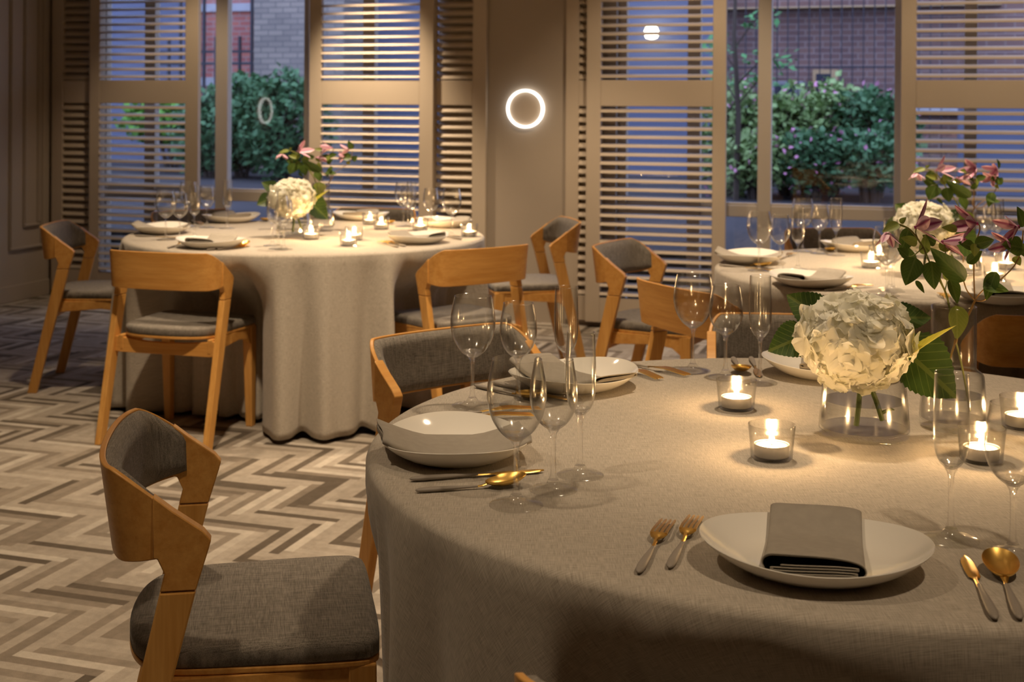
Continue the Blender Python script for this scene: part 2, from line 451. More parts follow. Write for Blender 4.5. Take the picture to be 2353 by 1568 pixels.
def make_floor():
    rnd = random.Random(4)
    Lp, Wp = 0.300, 0.0333
    vs, fs, val = [], [], []
    s0, s1, e0, e1 = -3.45, 4.6, -10.0, 0.10
    def quad(a, b, c, d):
        a2, c2 = max(a, s0), min(c, s1); b2, d2 = max(b, e0), min(d, e1)
        if a2 >= c2 or b2 >= d2: return
        o = len(vs); vs.extend([(a2, b2, 0), (c2, b2, 0), (c2, d2, 0), (a2, d2, 0)]); fs.append((o, o + 1, o + 2, o + 3))
        val.append(rnd.random())
    k0, k1 = int(e0 / Wp) - 2, int(e1 / Wp) + 12
    for k in range(k0, k1):
        m0 = int((s0 - k * Wp) / (2 * Lp)) - 2
        for m in range(m0, m0 + int((s1 - s0) / (2 * Lp)) + 5):
            x = k * Wp + 2 * Lp * m + 0.11
            quad(x, k * Wp, x + Lp, (k + 1) * Wp)
            quad(x + Lp, (k + 1) * Wp - Lp, x + Lp + Wp, (k + 1) * Wp)
    o = len(vs); vs.extend([(s0, e0, -.004), (s1, e0, -.004), (s1, e1, -.004), (s0, e1, -.004)]); fs.append((o, o + 1, o + 2, o + 3)); val.append(0.5)
    me = bpy.data.meshes.new('floor'); me.from_pydata(vs, [], fs)
    a = me.attributes.new('plank', 'FLOAT', 'FACE'); a.data.foreach_set('value', val)
    me.materials.append(M['carpet'])
    o = bpy.data.objects.new('floor', me); COL.objects.link(o)
    o.location = ORI; o.rotation_euler = WR
    return struct(o, 'herringbone carpet in beige, taupe and dark brown strips', 'floor')
make_floor()

ZC = 2.85
W1, W2 = (-3.09, -0.50), (0.64, 3.60)   # window openings along the wall
g = G()
wbox(g, -3.60, W1[0], 0.09, 0.28, 0, ZC); wbox(g, W1[1], W2[0], 0.09, 0.28, 0, ZC); wbox(g, W2[1], 4.7, 0.09, 0.28, 0, ZC)
for a, b in (W1, W2):
    wbox(g, a, b, 0.09, 0.28, 0, 0.10); wbox(g, a, b, 0.09, 0.28, 2.62, ZC)
struct(wbuild(g, 'wall_back', M['wall'], smooth=0), 'taupe wall with two tall windows behind louvred shutters')
g = G(); wbox(g, -3.60, -3.45, -10.0, 0.09, 0, ZC)
struct(wbuild(g, 'wall_left', M['wall'], smooth=0), 'taupe panelled wall meeting the window wall')
g = G(); wbox(g, 4.60, 4.75, -10.0, 0.09, 0, ZC)
struct(wbuild(g, 'wall_right', M['wall'], smooth=0), 'taupe wall opposite the panelled wall')
g = G(); wbox(g, -3.60, 4.75, -10.15, -10.0, 0, ZC)
struct(wbuild(g, 'wall_front', M['wall'], smooth=0), 'taupe wall facing the windows')
g = G(); wbox(g, -3.60, 4.75, -10.15, 0.28, ZC, ZC + 0.12)
struct(wbuild(g, 'ceiling', M['ceiling'], smooth=0), 'plain pale ceiling', 'ceiling')
# mouldings on the panelled wall (u is the distance from the corner)
def mould(name, u0, u1, z0, z1, w, d, lab):
    g = G()
    for (a, b, c, e) in ((u0, u1, z0, z0 + w), (u0, u1, z1 - w, z1), (u0, u0 + w, z0 + w, z1 - w), (u1 - w, u1, z0 + w, z1 - w)):
        g.box((-3.45, 0.09 - b, c), (-3.45 + d, 0.09 - a, e))
        g.box((-3.45, 0.09 - b + w * .25, c + w * .25), (-3.45 + d * 1.7, 0.09 - a - w * .25, e - w * .25))
    return struct(wbuild(g, name, M['wall'], smooth=0, bevel=0.003), lab, 'moulding')
mould('trim_1', 0.095, 0.45, 0.345, 2.6, 0.022, 0.014, 'larger moulded frame reaching lower on the panelled wall')
mould('trim_2', 0.135, 0.305, 0.495, 2.5, 0.022, 0.014, 'smaller moulded frame inside the larger one on the panelled wall')
g = G(); g.box((-3.45, -9.9, 0), (-3.435, 0.09, 0.11))
struct(wbuild(g, 'baseboard_left', M['wall'], smooth=0, bevel=0.003), 'low taupe skirting of the panelled wall', 'skirting')

# ------------------------------------------------------------------ windows
def window(idx, a, b, mull, label):
    root = empty('window_%d' % idx, ORI, WROT); struct(root, label, 'window')
    g = G(); e0, e1 = 0.155, 0.215
    wbox(g, a, a + .05, e0, e1, 0.10, 2.62); wbox(g, b - .05, b, e0, e1, 0.10, 2.62)
    wbox(g, a, b, e0, e1, 0.10, 0.15); wbox(g, a, b, e0, e1, 2.57, 2.62)
    for m in mull: wbox(g, m[0], m[1], e0, e1, 0.15, 2.57)
    xs = [a + .05] + [q for m in mull for q in m] + [b - .05]
    for x0, x1 in zip(xs[::2], xs[1::2]):
        wbox(g, x0, x1, e0 + .005, e1, 0.690, 0.760)
        wbox(g, x0, x1, e0 + .018, e1 - .015, 0.755, 0.775)
    wbuild(g, 'window_frame', M['frame'], root, smooth=0, bevel=0.004)
    for x0, x1 in zip(xs[::2], xs[1::2]):
        for z0, z1 in ((0.15, 0.69), (0.775, 2.57)):
            p = G(); p.box((x0, .188, z0), (x1, .194, z1)); wbuild(p, 'window_pane', M['pane'], root, smooth=0)
window(1, W1[0], W1[1], [(-2.735, -2.650), (-2.177, -2.083), (-1.509, -1.470), (-1.082, -0.998)], 'tall window looking onto dark green hedges and brick')
window(2, W2[0], W2[1], [(1.067, 1.146), (1.491, 1.571), (2.275, 2.32), (2.657, 2.727)], 'tall window looking onto flowering shrubs and dark brick')

# ------------------------------------------------------------------ louvred shutters
def shutter(s0, s1, e, left, right, tilt, label, z0=0.035, z1=2.60):
    root = empty('louvred_shutter', S((s0 + s1) / 2, e), WROT)
    tag(root, label, 'shutter', 'louvred shutters along the window wall')
    w = (s1 - s0) / 2; d = 0.036
    g = G()
    g.box((-w, 0, z0), (-w + left, d, z1)); g.box((w - right, 0, z0), (w, d, z1))
    rails = ((z0, 0.187), (1.350, 1.508), (z1 - .12, z1))
    for a, b in rails: g.box((-w + left, 0.002, a), (w - right, d - .002, b))
    g.build('frame', M['paint'], root, smooth=0, bevel=0.003)
    pitch = 0.0525; bw = 0.026
    for a, b in ((0.187, 1.350), (1.508, z1 - .12)):
        n = int(round((b - a) / pitch)); lv = G()
        for k in range(n):
            zc = a + (k + .5) * (b - a) / n
            ring = []
            for q in range(12):
                an = 2 * PI * q / 12
                y, z = bw * math.cos(an), 0.0058 * math.sin(an)
                ct, st = math.cos(tilt), math.sin(tilt)
                ring.append((d / 2 + y * ct - z * st, zc + y * st + z * ct))
            lv.prism(ring, -w + left, w - right, 'x')
        lv.build('louvres', M['paint'], root, smooth=40)
    return root
shutter(-3.415, -3.00, 0.048, .09, .07, R(48), 'narrow dim louvred shutter in the corner by the panelled wall')
shutter(-3.072, -2.216, 0.0, .081, .10, R(24), 'louvred shutter left of the hedge view, in front of a corner shutter')
shutter(-1.392, -0.525, 0.0, .087, .095, R(24), 'brightly lit louvred shutter right of the hedge view')
shutter(-0.60, -0.187, 0.048, .075, .093, R(45), 'narrow louvred shutter set behind the bright one, left of the ring light')
shutter(0.332, 0.56, 0.048, .083, .07, R(45), 'sliver of louvred shutter just right of the ring light')
shutter(0.475, 1.325, 0.0, .09, .079, R(24), 'wide louvred shutter between the ring light and the flowering shrub view')
shutter(2.315, 3.165, 0.0, .083, .085, R(24), 'louvred shutter right of the flowering shrub view, behind the hydrangeas')

# ------------------------------------------------------------------ ring lights
def ring_light(loc, rz, label):
    root = empty('ring_light', loc, rz); tag(root, label, 'wall light', 'ring wall lights')
    rot = Matrix.Rotation(PI / 2, 4, 'X')
    g = G(); g.lathe([(0, 0), (.107, 0), (.107, .012), (0, .012)], 64, rot); g.build('disc', M['disc'], root)
    g = G(); g.lathe([(.107, 0), (.1205, 0), (.1205, .024), (.1175, .028), (.110, .028), (.107, .024), (.107, 0)], 72, rot); g.build('diffuser', M['ring'], root)
ring_light(S(0.063, 0.089, 1.331), WROT, 'glowing white ring light on the wall between the two windows')
ring_light(S(-3.449, 0.09 - 2.90, 1.29), WROT + PI / 2, 'glowing white ring light on the panelled wall, mirrored in the hedge window')

# ------------------------------------------------------------------ chairs
def make_chair():
    root = empty('dining_chair')
    # legs
    for sx in (1, -1):
        g = G(); g.prism([(-.228, 0), (-.270, 0), (-.139, .575), (-.083, .575)], sx * .223, sx * .248, 'x')
        g.build('leg', M['wood'], root, smooth=0, bevel=.003)
    for sx in (1, -1):
        g = G()
        a = [(.170, .160, .425), (.213, .160, .425), (.213, .207, .425), (.170, .207, .425)]
        b = [(.177, .183, 0), (.206, .183, 0), (.206, .214, 0), (.177, .214, 0)]
        vs = [(sx * x, y, z) for x, y, z in a + b]
        g.add(vs, [(0, 1, 2, 3), (7, 6, 5, 4)] + [(i, i + 4, (i + 1) % 4 + 4, (i + 1) % 4) for i in range(4)])
        g.build('leg', M['wood'], root, smooth=0, bevel=.003)
    # seat outline
    half = [(0, .217), (.10, .217), (.180, .214), (.201, .205), (.213, .185), (.214, .10), (.209, 0), (.203, -.09), (.192, -.135), (.165, -.168), (.12, -.190), (.06, -.202), (0, -.205)]
    hr = catmull([(x, y, 0) for x, y in half], 4)
    out = [(p.x, p.y) for p in hr] + [(-p.x, p.y) for p in hr[-2:0:-1]]
    def layer(z, k): return [(x * (1 - k / .21), (y - .006) * (1 - k / .21) + .006, z) for x, y in out]
    g = G(); rows = [layer(z, k) for z, k in ((.433, .004), (.436, 0), (.457, 0), (.463, .003), (.467, .010), (.469, .03), (.470, .09), (.470, .19))]
    g.grid(rows, closed=True); n = len(out)
    g.add(rows[0], [tuple(range(n))]); g.add(rows[-1], [tuple(range(n))])
    g.build('seat', M['seat_fabric'], root, smooth=60)
    g = G(); g.grid([layer(.421, .004), layer(.423, .0), layer(.432, .0), layer(.433, .004)], closed=True); g.add(layer(.421, .004), [tuple(range(n))]); g.add(layer(.433, .004), [tuple(range(n))])
    for sx in (1, -1):
        g.prism([(.17, .421), (-.165, .421), (-.165, .365), (-.12, .372), (.06, .385), (.13, .375), (.17, .345)], sx * .188, sx * .210, 'x')
        g.box((min(sx * .2, sx * .2235), -.165, .355), (max(sx * .2, sx * .2235), -.135, .415))
    g.prism([(-.20, .421), (.20, .421), (.20, .37), (.15, .385), (-.15, .385), (-.20, .37)], .175, .200, 'y')
    crescent = [(-.222, .415), (-.17, .409), (-.09, .401), (0, .398), (.09, .401), (.17, .409), (.222, .415), (.222, .352), (0, .352), (-.222, .352)]
    g.prism(crescent, -.163, -.141, 'y')
    g.build('seat_frame', M['wood_back'], root, smooth=0, bevel=.002)
    # plywood back shell: right half of the plan curve, tip first
    ctrl = [(.246, -.075), (.247, -.105), (.245, -.138), (.234, -.176), (.205, -.206), (.150, -.222), (.075, -.230), (0, -.232)]
    hc = catmull([(x, y, 0) for x, y in ctrl], 5)
    plan = [(p.x, p.y) for p in hc] + [(-p.x, p.y) for p in hc[-2::-1]]
    def edge_top(y): 
        t = max(0, min(1, (-.07 - y) / .130))
        return .668 + .100 * (t * .75 + .25 * t * t * (3 - 2 * t))
    def edge_bot(y):
        t = max(0, min(1, (-.12 - y) / .08)); return .632 - .014 * t
    def shell(off, inset, lo_in, y_from, nv=8):
        rows = []
        N = len(plan)
        for i, (x, y) in enumerate(plan):
            if y > y_from: continue
            a, b = plan[max(0, i - 1)], plan[min(N - 1, i + 1)]
            tx, ty = b[0] - a[0], b[1] - a[1]; q = math.hypot(tx, ty) or 1
            nx, ny = ty / q, -tx / q          # towards the sitter
            if nx * -x + ny * (.1 - y) < 0: nx, ny = -nx, -ny
            t, bo = edge_top(y) - inset, edge_bot(y) + lo_in
            lean = max(0, min(1, (-.10 - y) / .10))
            col = []
            for k in range(nv + 1):
                z = bo + (t - bo) * k / nv
                col.append((x + nx * off, y + ny * off - (z - .62) * .14 * lean, z))
            rows.append(col)
        return rows
    def slab(o0, o1, inset, lo_in, y_from, puff=0.0):
        A, B = shell(o0, inset, lo_in, y_from), shell(o1, inset, lo_in, y_from)
        if puff:
            nb = len(B)
            B2 = shell(o1 + puff, inset + .006, lo_in + .006, y_from)
            B = [[B[i][j] if (j in (0, len(B[0]) - 1) or i in (0, nb - 1)) else B2[i][j] for j in range(len(B[0]))] for i in range(nb)]
        loop = []
        for a, b in zip(A, B): loop.append(a + b[::-1])
        g = G(); g.grid(loop, closed=True)
        m = len(loop[0]); g.add(loop[0], [tuple(range(m))]); g.add(loop[-1], [tuple(range(m))])
        return g
    g = slab(0, .010, 0, 0, 0)
    for sx in (1, -1):
        g.prism([(-.083, .577), (-.139, .577), (-.132, .605), (-.143, .629), (-.150, .630), (-.150, .728), (-.120, .704), (-.072, .670), (-.060, .655), (-.064, .640)], sx * .223, sx * .248, 'x')
    back = g.build('backrest', M['wood_back'], root, smooth=30, bevel=.002)
    g = slab(.0105, .022, .004, .008, -.118, .010)
    g.build('back_cushion', M['seat_fabric'], back, smooth=75)
    return root
CH = make_chair()
CHAIRS = {  # x, y, turn, label
    'a1': (-1.988, 6.41, -86.3, 'grey and beech chair beside the panelled wall, seen in profile'),
    'a2': (-1.327, 5.416, -16, 'beech chair with its wooden back towards us at the hedge window table, panelled wall side'),
    'a3': (-.232, 5.618, 37.7, 'beech chair with its wooden back towards us at the hedge window table, ring light side'),
    'a4': (.086, 6.76, 100.6, 'beech chair standing under the ring light, seat towards the hedge window table'),
    'a5': (-1.622, 7.061, -142, 'chair half hidden behind the hedge window table, by the window opening'),
    'a6': (-.796, 7.233, 170, 'chair half hidden behind the hedge window table, against the bright shutter'),
    'b1': (-.460, 2.359, -79.5, 'large foreground chair with grey seat beside the nearest table'),
    'b2': (-.043, 3.251, -141.5, 'chair with grey back cushion behind the nearest table, behind the wine glasses'),
    'b3': (.769, 3.492, 172, 'chair with pale lit edge behind the nearest table and the white hydrangea'),
    'b4': (.3086, 1.4124, -35, 'chair at the bottom edge of the view, only its top corner showing'),
    'c1': (.629, 5.579, -116.9, 'chair with grey back cushion in front of the wide shutter, beside the shrub window table'),
    'c2': (.722, 4.420, -61.9, 'chair with wooden back seen through the wine glasses of the nearest table'),
    'c3': (1.564, 3.97, 4.1, 'chair with wooden back seen behind the clematis carafe'),
    'c4': (1.56, 6.17, 187, 'chair behind the shrub window table, grey back against the window'),
}
for k, (x, y, a, lab) in CHAIRS.items():
    inst(CH, (x, y, 0), R(a), lab, 'chair', 'beech dining chairs')

# ------------------------------------------------------------------ tables and cloths
TABLES = {'a': (-.938, 6.080, .816), 'b': (.575, 2.345, .825), 'c': (1.58, 4.860, .825)}
def seat_poly(k):
    x, y, a, _ = CHAIRS[k]; c, s = math.cos(R(a)), math.sin(R(a))
    pts = [(-.222, .224), (.222, .224), (.222, -.20), (-.222, -.20)]
    return [(x + c * p - s * q, y + s * p + c * q) for p, q in pts]
def ray_seg(ox, oy, dx, dy, a, b):
    ex, ey = b[0] - a[0], b[1] - a[1]
    den = dx * ey - dy * ex
    if abs(den) < 1e-9: return None
    t = ((a[0] - ox) * ey - (a[1] - oy) * ex) / den
    u = ((a[0] - ox) * dy - (a[1] - oy) * dx) / den
    return t if t > 0 and 0 <= u <= 1 else None
def tablecloth(key, n_folds, amp, seed, label):
    cx, cyy, RR = TABLES[key]
    NT = 480
    rnd = random.Random(seed)
    ph = [rnd.uniform(0, 2 * PI) for _ in range(6)]
    polys = [seat_poly(k) for k in CHAIRS if k[0] == key]
    lim = [9.0] * NT
    for i in range(NT):
        th = 2 * PI * i / NT; dx, dy = math.cos(th), math.sin(th)
        for po in polys:
            for a, b in zip(po, po[1:] + po[:1]):
                t = ray_seg(cx, cyy, dx, dy, a, b)
                if t: lim[i] = min(lim[i], t - .012)
    sm = lim[:]
    W, slope = (60, .7) if key == 'b' else (30, 1.7)
    for i in range(NT):
        for k in range(-W, W + 1):
            v = lim[(i + k) % NT] + slope * abs(k) * 2 * PI / NT * RR * (1 if abs(k) > 6 else .15)
            if v < sm[i]: sm[i] = v
    rows, uvs = [], []
    def ringrow(fn, L):
        row = []
        for i in range(NT):
            th = 2 * PI * i / NT; r, z = fn(i, th)
            row.append((r * math.cos(th), r * math.sin(th), z)); uvs.append((L * math.cos(th), L * math.sin(th)))
        rows.append(row)
    for r in (.001, .15, .35, .55, .7, RR - .03): ringrow(lambda i, th: (r, .75), r)
    rc = .016
    for q in (0, 25, 50, 75): 
        a = R(q); ringrow(lambda i, th: (RR - rc + rc * math.sin(a), .75 - rc * (1 - math.cos(a))), RR - .016 + rc * a)
    def fold(th):
        return (.55 * math.cos(n_folds * th + ph[0] + 1.3 * math.sin(2 * th + ph[1]) + .8 * math.sin(5 * th + ph[4]))
                + .32 * math.cos(1.7 * n_folds * th // 1 * 0 + round(n_folds * 1.6) * th + ph[2] + math.sin(3 * th + ph[3]))
                + .18 * math.cos(round(n_folds * .55) * th + ph[5]))
    nz = 26
    for k in range(1, nz + 1):
        t = k / nz
        z = .734 - t * (.734 - .018)
        def fn(i, th):
            f = fold(th); f = f + .35 * f * f * (1 if f > 0 else -1)
            w = 1 - smoothstep(.50, .715, z)
            r = RR - w * max(0, RR - sm[i]) + amp * (t ** .7) * (f - .12)
            if lim[i] < 9 and w > 0: r = min(r, lim[i] + (1 - w) * (RR - lim[i] if RR > lim[i] else 0))
            zz = z + (.018 * t * max(0, -f)) 
            return r, zz
        ringrow(fn, RR + t * .72)
    g = G(); g.grid(rows, closed=True, uvs=uvs)
    o = g.build('tablecloth', M['linen'], None, smooth=180, solid=.0016, loc=(cx, cyy, 0.001))
    return tag(o, label, 'tablecloth', 'linen tablecloths')
def table(key, label):
    cx, cyy, RR = TABLES[key]
    root = empty('dining_table', (cx, cyy, 0)); tag(root, label, 'table', 'round dining tables')
    g = G(); g.lathe([(0, .715), (RR - .025, .715), (RR - .02, .72), (RR - .02, .742), (RR - .025, .747), (0, .747)], 96); g.build('tabletop', M['wood_back'], root)
    g = G(); g.lathe([(0, 0), (.26, 0), (.26, .02), (.06, .05), (.05, .715), (0, .715)], 32); g.build('pedestal', M['metal_grey'], root)
table('a', 'round table under the cloth by the hedge window')
table('b', 'nearest round table, hidden under its long linen cloth')
table('c', 'round table under the cloth by the flowering shrub window')
tablecloth('a', 23, .066, 5, 'long linen cloth with deep folds on the table by the hedge window')
tablecloth('b', 17, .042, 12, 'beige linen cloth on the nearest table')
tablecloth('c', 20, .045, 8, 'linen cloth on the table by the flowering shrub window')

ZT = 0.7525    # cloth surface
def tb(px, py): 
    p = at(px, py, .75); return Vector((p.x, p.y, ZT))

# ------------------------------------------------------------------ tableware prototypes
def make_plate():
    g = G(); n = 72
    prof = [(0, .006), (.45, .006), (.62, .007), (.74, .011), (.87, .020), (.97, .0285), (1.0, .0315), (1.006, .0305), (.99, .0275), (.88, .0160), (.74, .006), (.64, .0025), (.60, .000), (.56, .000), (.54, .003), (0, .003)]
    rows = []
    for q, z in prof:
        row = []
        for k in range(n):
            th = 2 * PI * k / n
            c = math.cos(th)
            row.append((max(q, 1e-4) * .148 * math.cos(th), max(q, 1e-4) * .126 * math.sin(th), z + .010 * (max(0, q - .45) / .55) ** 1.6 * (c * c)))
        rows.append(row)
    g.grid(rows, closed=True)
    return g.build('dinner_plate', M['china'], None, smooth=60)
def make_napkin(y0=-.100, y1=.112, thin=1.0, rim=False):
    sec = [(-.040, .0125), (.046, .0120), (.050, .0105), (.046, .0090), (-.044, .0090), (-.049, .0072), (-.044, .0055), (.044, .0055), (.049, .0038), (.044, .0022),
           (-.050, .0022), (-.060, .008), (-.0625, .015), (-.058, .0225), (-.045, .0255), (0, .0245), (.040, .021), (.058, .016), (.0625, .009), (.060, .003), (.052, .0), (0, .0)]
    cv = catmull([(x, 0, z) for x, z in sec], 4)
    rows = []
    for k in range(13):
        t = k / 12; y = y0 + t * (y1 - y0)
        lift = .0105 + .030 * max(0, (y - .055) / .062) ** 1.5 + .012 * max(0, (-.055 - y) / .045) ** 2
        sq = 1 - .55 * smoothstep(.05, .9, t)
        if rim:
            lift = .0085 + .0265 * (max(0, abs(y) - .040) / .085) ** 1.35; sq = .62 - .20 * t
        rows.append([(p.x * (1 - .03 * t) + .006 * (t - .5), y + .004 * math.sin(p.x * 40), p.z * sq + lift) for p in cv])
    g = G(); g.grid(rows)
    return g.build('napkin', M['napkin'], None, smooth=60, solid=.0014)
def wine_proto(name, H, foot, stem_top, bowl, bmat=None):
    """bowl: outer profile (r, z) from the stem up to the rim"""
    root = empty(name)
    g = G(); g.lathe([(0, 0), (foot, 0), (foot, .0012), (foot * .93, .0026), (foot * .55, .0055), (foot * .30, .0095), (.0085, .016), (0, .016)], 56); g.build('foot', M['foot_glass'], root, smooth=50)
    g = G(); g.lathe([(0, .0161), (.0080, .0161), (.0052, .024), (.0044, .034), (.0041, .06), (.0042, stem_top - .014), (.0052, stem_top - .006), (.0085, stem_top - .0005), (bowl[1][0] * .93, bowl[1][1] + .001), (bowl[2][0] * .80, bowl[2][1] - .001), (bowl[2][0] * .45, bowl[2][1] - .003), (0, bowl[2][1] - .004)], 32); g.build('stem', M['stem_glass'], root, smooth=50)
    cv = catmull([(r, 0, z) for r, z in bowl], 6)
    o = [(max(p.x, 0), p.z) for p in cv]
    inner = [(max(r - .0011, 0), z + (.0018 if z < stem_top + .01 else 0)) for r, z in o[1:]][::-1]
    g = G(); g.lathe([(0, o[0][1])] + o[1:] + [(o[-1][0] + .0003, o[-1][1] + .0004), (o[-1][0] - .0005, o[-1][1] + .0011), (o[-1][0] - .0013, o[-1][1] + .0004)] + inner + [(0, o[0][1] + .004)], 56); g.build('bowl', M['glass'], root, smooth=60)
    return root
RED = wine_proto('wine_glass', .218, .0405, .096, [(.004, .096), (.012, .099), (.026, .111), (.0385, .132), (.0445, .158), (.0435, .184), (.0395, .206), (.0370, .218)])
WHITE = wine_proto('wine_glass', .203, .0375, .093, [(.004, .093), (.011, .096), (.023, .106), (.0335, .124), (.0373, .144), (.0360, .168), (.0325, .189), (.0302, .203)])
FLUTE = wine_proto('champagne_flute', .231, .0380, .098, [(.004, .098), (.010, .101), (.018, .111), (.0228, .127), (.0245, .150), (.0245, .180), (.0236, .208), (.0228, .231)])
def flat(outline, z0, z1, curve=None, nx=1):
    """closed outline [(x along, y half width)] as a thin curved bar"""
    top, bot = [], []
    g = G(); rows = []
    for x, w in outline:
        c = curve(x) if curve else 0
        rows.append([(x, -w, z0 + c), (x, -w * .6, z1 + c), (x, w * .6, z1 + c), (x, w, z0 + c), (x, w * .6, z0 - .0004 + c), (x, -w * .6, z0 - .0004 + c)])
    g.grid(rows, closed=True); g.add(rows[0], [tuple(range(6))]); g.add(rows[-1], [tuple(range(6))])
    return g
def handle(root, L0, L1):
    prof = [(L0, .0006), (L0 + .002, .0035), (L0 + .008, .0056), (L0 + .025, .0068), (L0 + .06, .0057), (L1 - .02, .0036), (L1, .0030), (L1, .0004)]
    rows = []
    for x, r in prof:
        rows.append([(x, r * math.cos(2 * PI * k / 12), .0045 + r * .62 * math.sin(2 * PI * k / 12)) for k in range(12)])
    g = G(); g.grid(rows, closed=True); g.add(rows[0], [tuple(range(12))]); g.add(rows[-1], [tuple(range(12))])
    g.build('handle', M['handle'], root, smooth=70)
def make_fork(L):
    root = empty('fork')
    hl = L * .47; handle(root, 0, hl)
    cv = lambda x: .002 + .006 * math.sin(PI * max(0, min(1, (x - hl) / (L - hl))))
    hb = L - .074 * L / .2
    g = flat([(hl - .004, .0026), (hl + .01, .0024), (hb - .016, .0030), (hb - .008, .009), (hb, .0118), (hb + .004, .0120)], .0022, .0045, cv)
    for k in range(4):
        y = -.0098 + k * .00653
        rows = []
        for x, w in ((hb + .002, .0021), (hb + .02, .0018), (L - .006, .0015), (L, .0005)):
            c = cv(x); rows.append([(x, y - w, .0022 + c), (x, y + w, .0022 + c), (x, y + w, .0044 + c), (x, y - w, .0044 + c)])
        g.grid(rows, closed=True); g.add(rows[0], [(0, 1, 2, 3)]); g.add(rows[-1], [(0, 1, 2, 3)])
    g.build('tines', M['gold'], root, smooth=40)
    return root
def make_knife(L):
    root = empty('table_knife')
    hl = L * .50; handle(root, 0, hl)
    bl = L - .085
    pts = [(hl - .004, .0026), (bl - .01, .0024), (bl, .0034), (bl + .006, .0075), (bl + .03, .0088), (bl + .06, .0085), (bl + .076, .0062), (L, .0010)]
    g = flat(pts, .0028, .0046); g.build('blade', M['gold'], root, smooth=40)
    return root
def make_spoon(L):
    root = empty('spoon')
    bl = .074; b0 = L - bl; cx = L - bl / 2
    hl = L * .56; handle(root, 0, hl)
    g = flat([(hl - .004, .0026), (hl + .008, .0024), (b0 - .004, .0030), (b0 + .004, .0055)], .003, .0055, lambda x: .003 * max(0, (x - hl) / (b0 - hl)) ** 2)
    rows = []
    prof = [(0.02, -.0055), (.35, -.0048), (.65, -.0017), (.88, .0032), (1.0, .0068), (1.012, .0058), (.90, .0016), (.66, -.0034), (.35, -.0064), (0.02, -.0070)]
    for q, z in prof:
        row = []
        for k in range(32):
            c, d = math.cos(2 * PI * k / 32), math.sin(2 * PI * k / 32)
            x = q * bl / 2 * c
            row.append((cx + x, q * .0225 * d * (1 + .10 * c), .0074 + z + .005 * (q * c + .6)))
        rows.append(row)
    g.grid(rows, closed=True)
    g.build('bowl', M['gold'], root, smooth=70)
    return root
PLATE, NAP = make_plate(), make_napkin()
NAP_RIM = make_napkin(-.128, .120, 1.0, True)
FORK, KNIFE, SPOON = make_fork(.222), make_knife(.222), make_spoon(.200)

def make_holder():
    g = G(); g.lathe([(0, 0), (.0335, 0), (.0350, .002), (.0372, .028), (.0400, .0565), (.0396, .0578), (.0388, .0572), (.0362, .028), (.0338, .0048), (.032, .0042), (0, .0042)], 48)
    return g.build('candle_holder', M['vase_glass'], None, smooth=50)
def make_tealight():
    root = empty('tealight')
    g = G(); g.lathe([(0, 0), (.0285, 0), (.0292, .001), (.0296, .0195), (.0300, .0200), (.0291, .0200), (.0288, .0160), (0, .0160)], 40); g.build('cup', M['tin'], root)
    g = G(); g.lathe([(0, .0162), (.0286, .0162), (.0286, .0182), (.020, .0172), (0, .0168)], 40); wax = g.build('wax', M['wax'], root, smooth=180)
    g = G(); g.tube([(0, 0, .0165), (.0006, .0003, .0215), (.0014, .0005, .0245)], .0007, 6); g.build('wick', M['wick'], wax)
    g = G(); g.lathe([(0, .0205), (.0022, .0212), (.0042, .0245), (.0050, .0285), (.0042, .0335), (.0024, .0395), (.0010, .0455), (0, .0490)], 16); g.build('flame', M['flame'], root, smooth=180)
    return root
HOLD, TEA = make_holder(), make_tealight()
def candle(p, where, w=1.5, rz=0.0):
    inst(HOLD, p, rz, 'clear glass candle holder ' + where, 'candle holder', 'glass candle holders')
    inst(TEA, p + Vector((0, 0, .0046)), rz, 'burning tealight ' + where, 'candle', 'burning tealights')
    l = bpy.data.lights.new('candle_flame', 'POINT'); l.energy, l.color, l.shadow_soft_size = w, (1.0, 0.60, 0.26), .008
    o = bpy.data.objects.new('candle_flame', l); o.location = p + Vector((0, 0, .0046 + .032)); COL.objects.link(o)
def glass(proto, p, label):
    cat = 'champagne flute' if proto is FLUTE else 'wine glass'
    inst(proto, p, random.Random(label).uniform(0, 6), label, cat, 'champagne flutes on the tables' if proto is FLUTE else 'wine glasses on the tables')
def ang_to(p, key):
    cx, cyy, _ = TABLES[key]; return math.atan2(cyy - p.y, cx - p.x)
def setting(p, key, where, turn=0.0, flip=False, nap=None):
    a = ang_to(p, key) - PI / 2 + turn       # +y of plate and napkin point to the table's middle
    inst(PLATE, p, a, 'white china plate ' + where, 'plate', 'dinner plates')
    inst(nap or NAP, p + Vector((0, 0, .0005)), a, 'taupe napkin on the plate ' + where, 'napkin', 'folded napkins', scale=(-1, 1, 1) if flip else None)
LEN = {FORK.name: .222, KNIFE.name: .222, SPOON.name: .200}
def lay(proto, a, b, label, cat, tip=False, size=None):
    d = b - a
    if tip: a = b - d.normalized() * LEN[proto.name]
    inst(proto, a, math.atan2(d.y, d.x), label, cat, 'gold cutlery with taupe handles', scale=size)

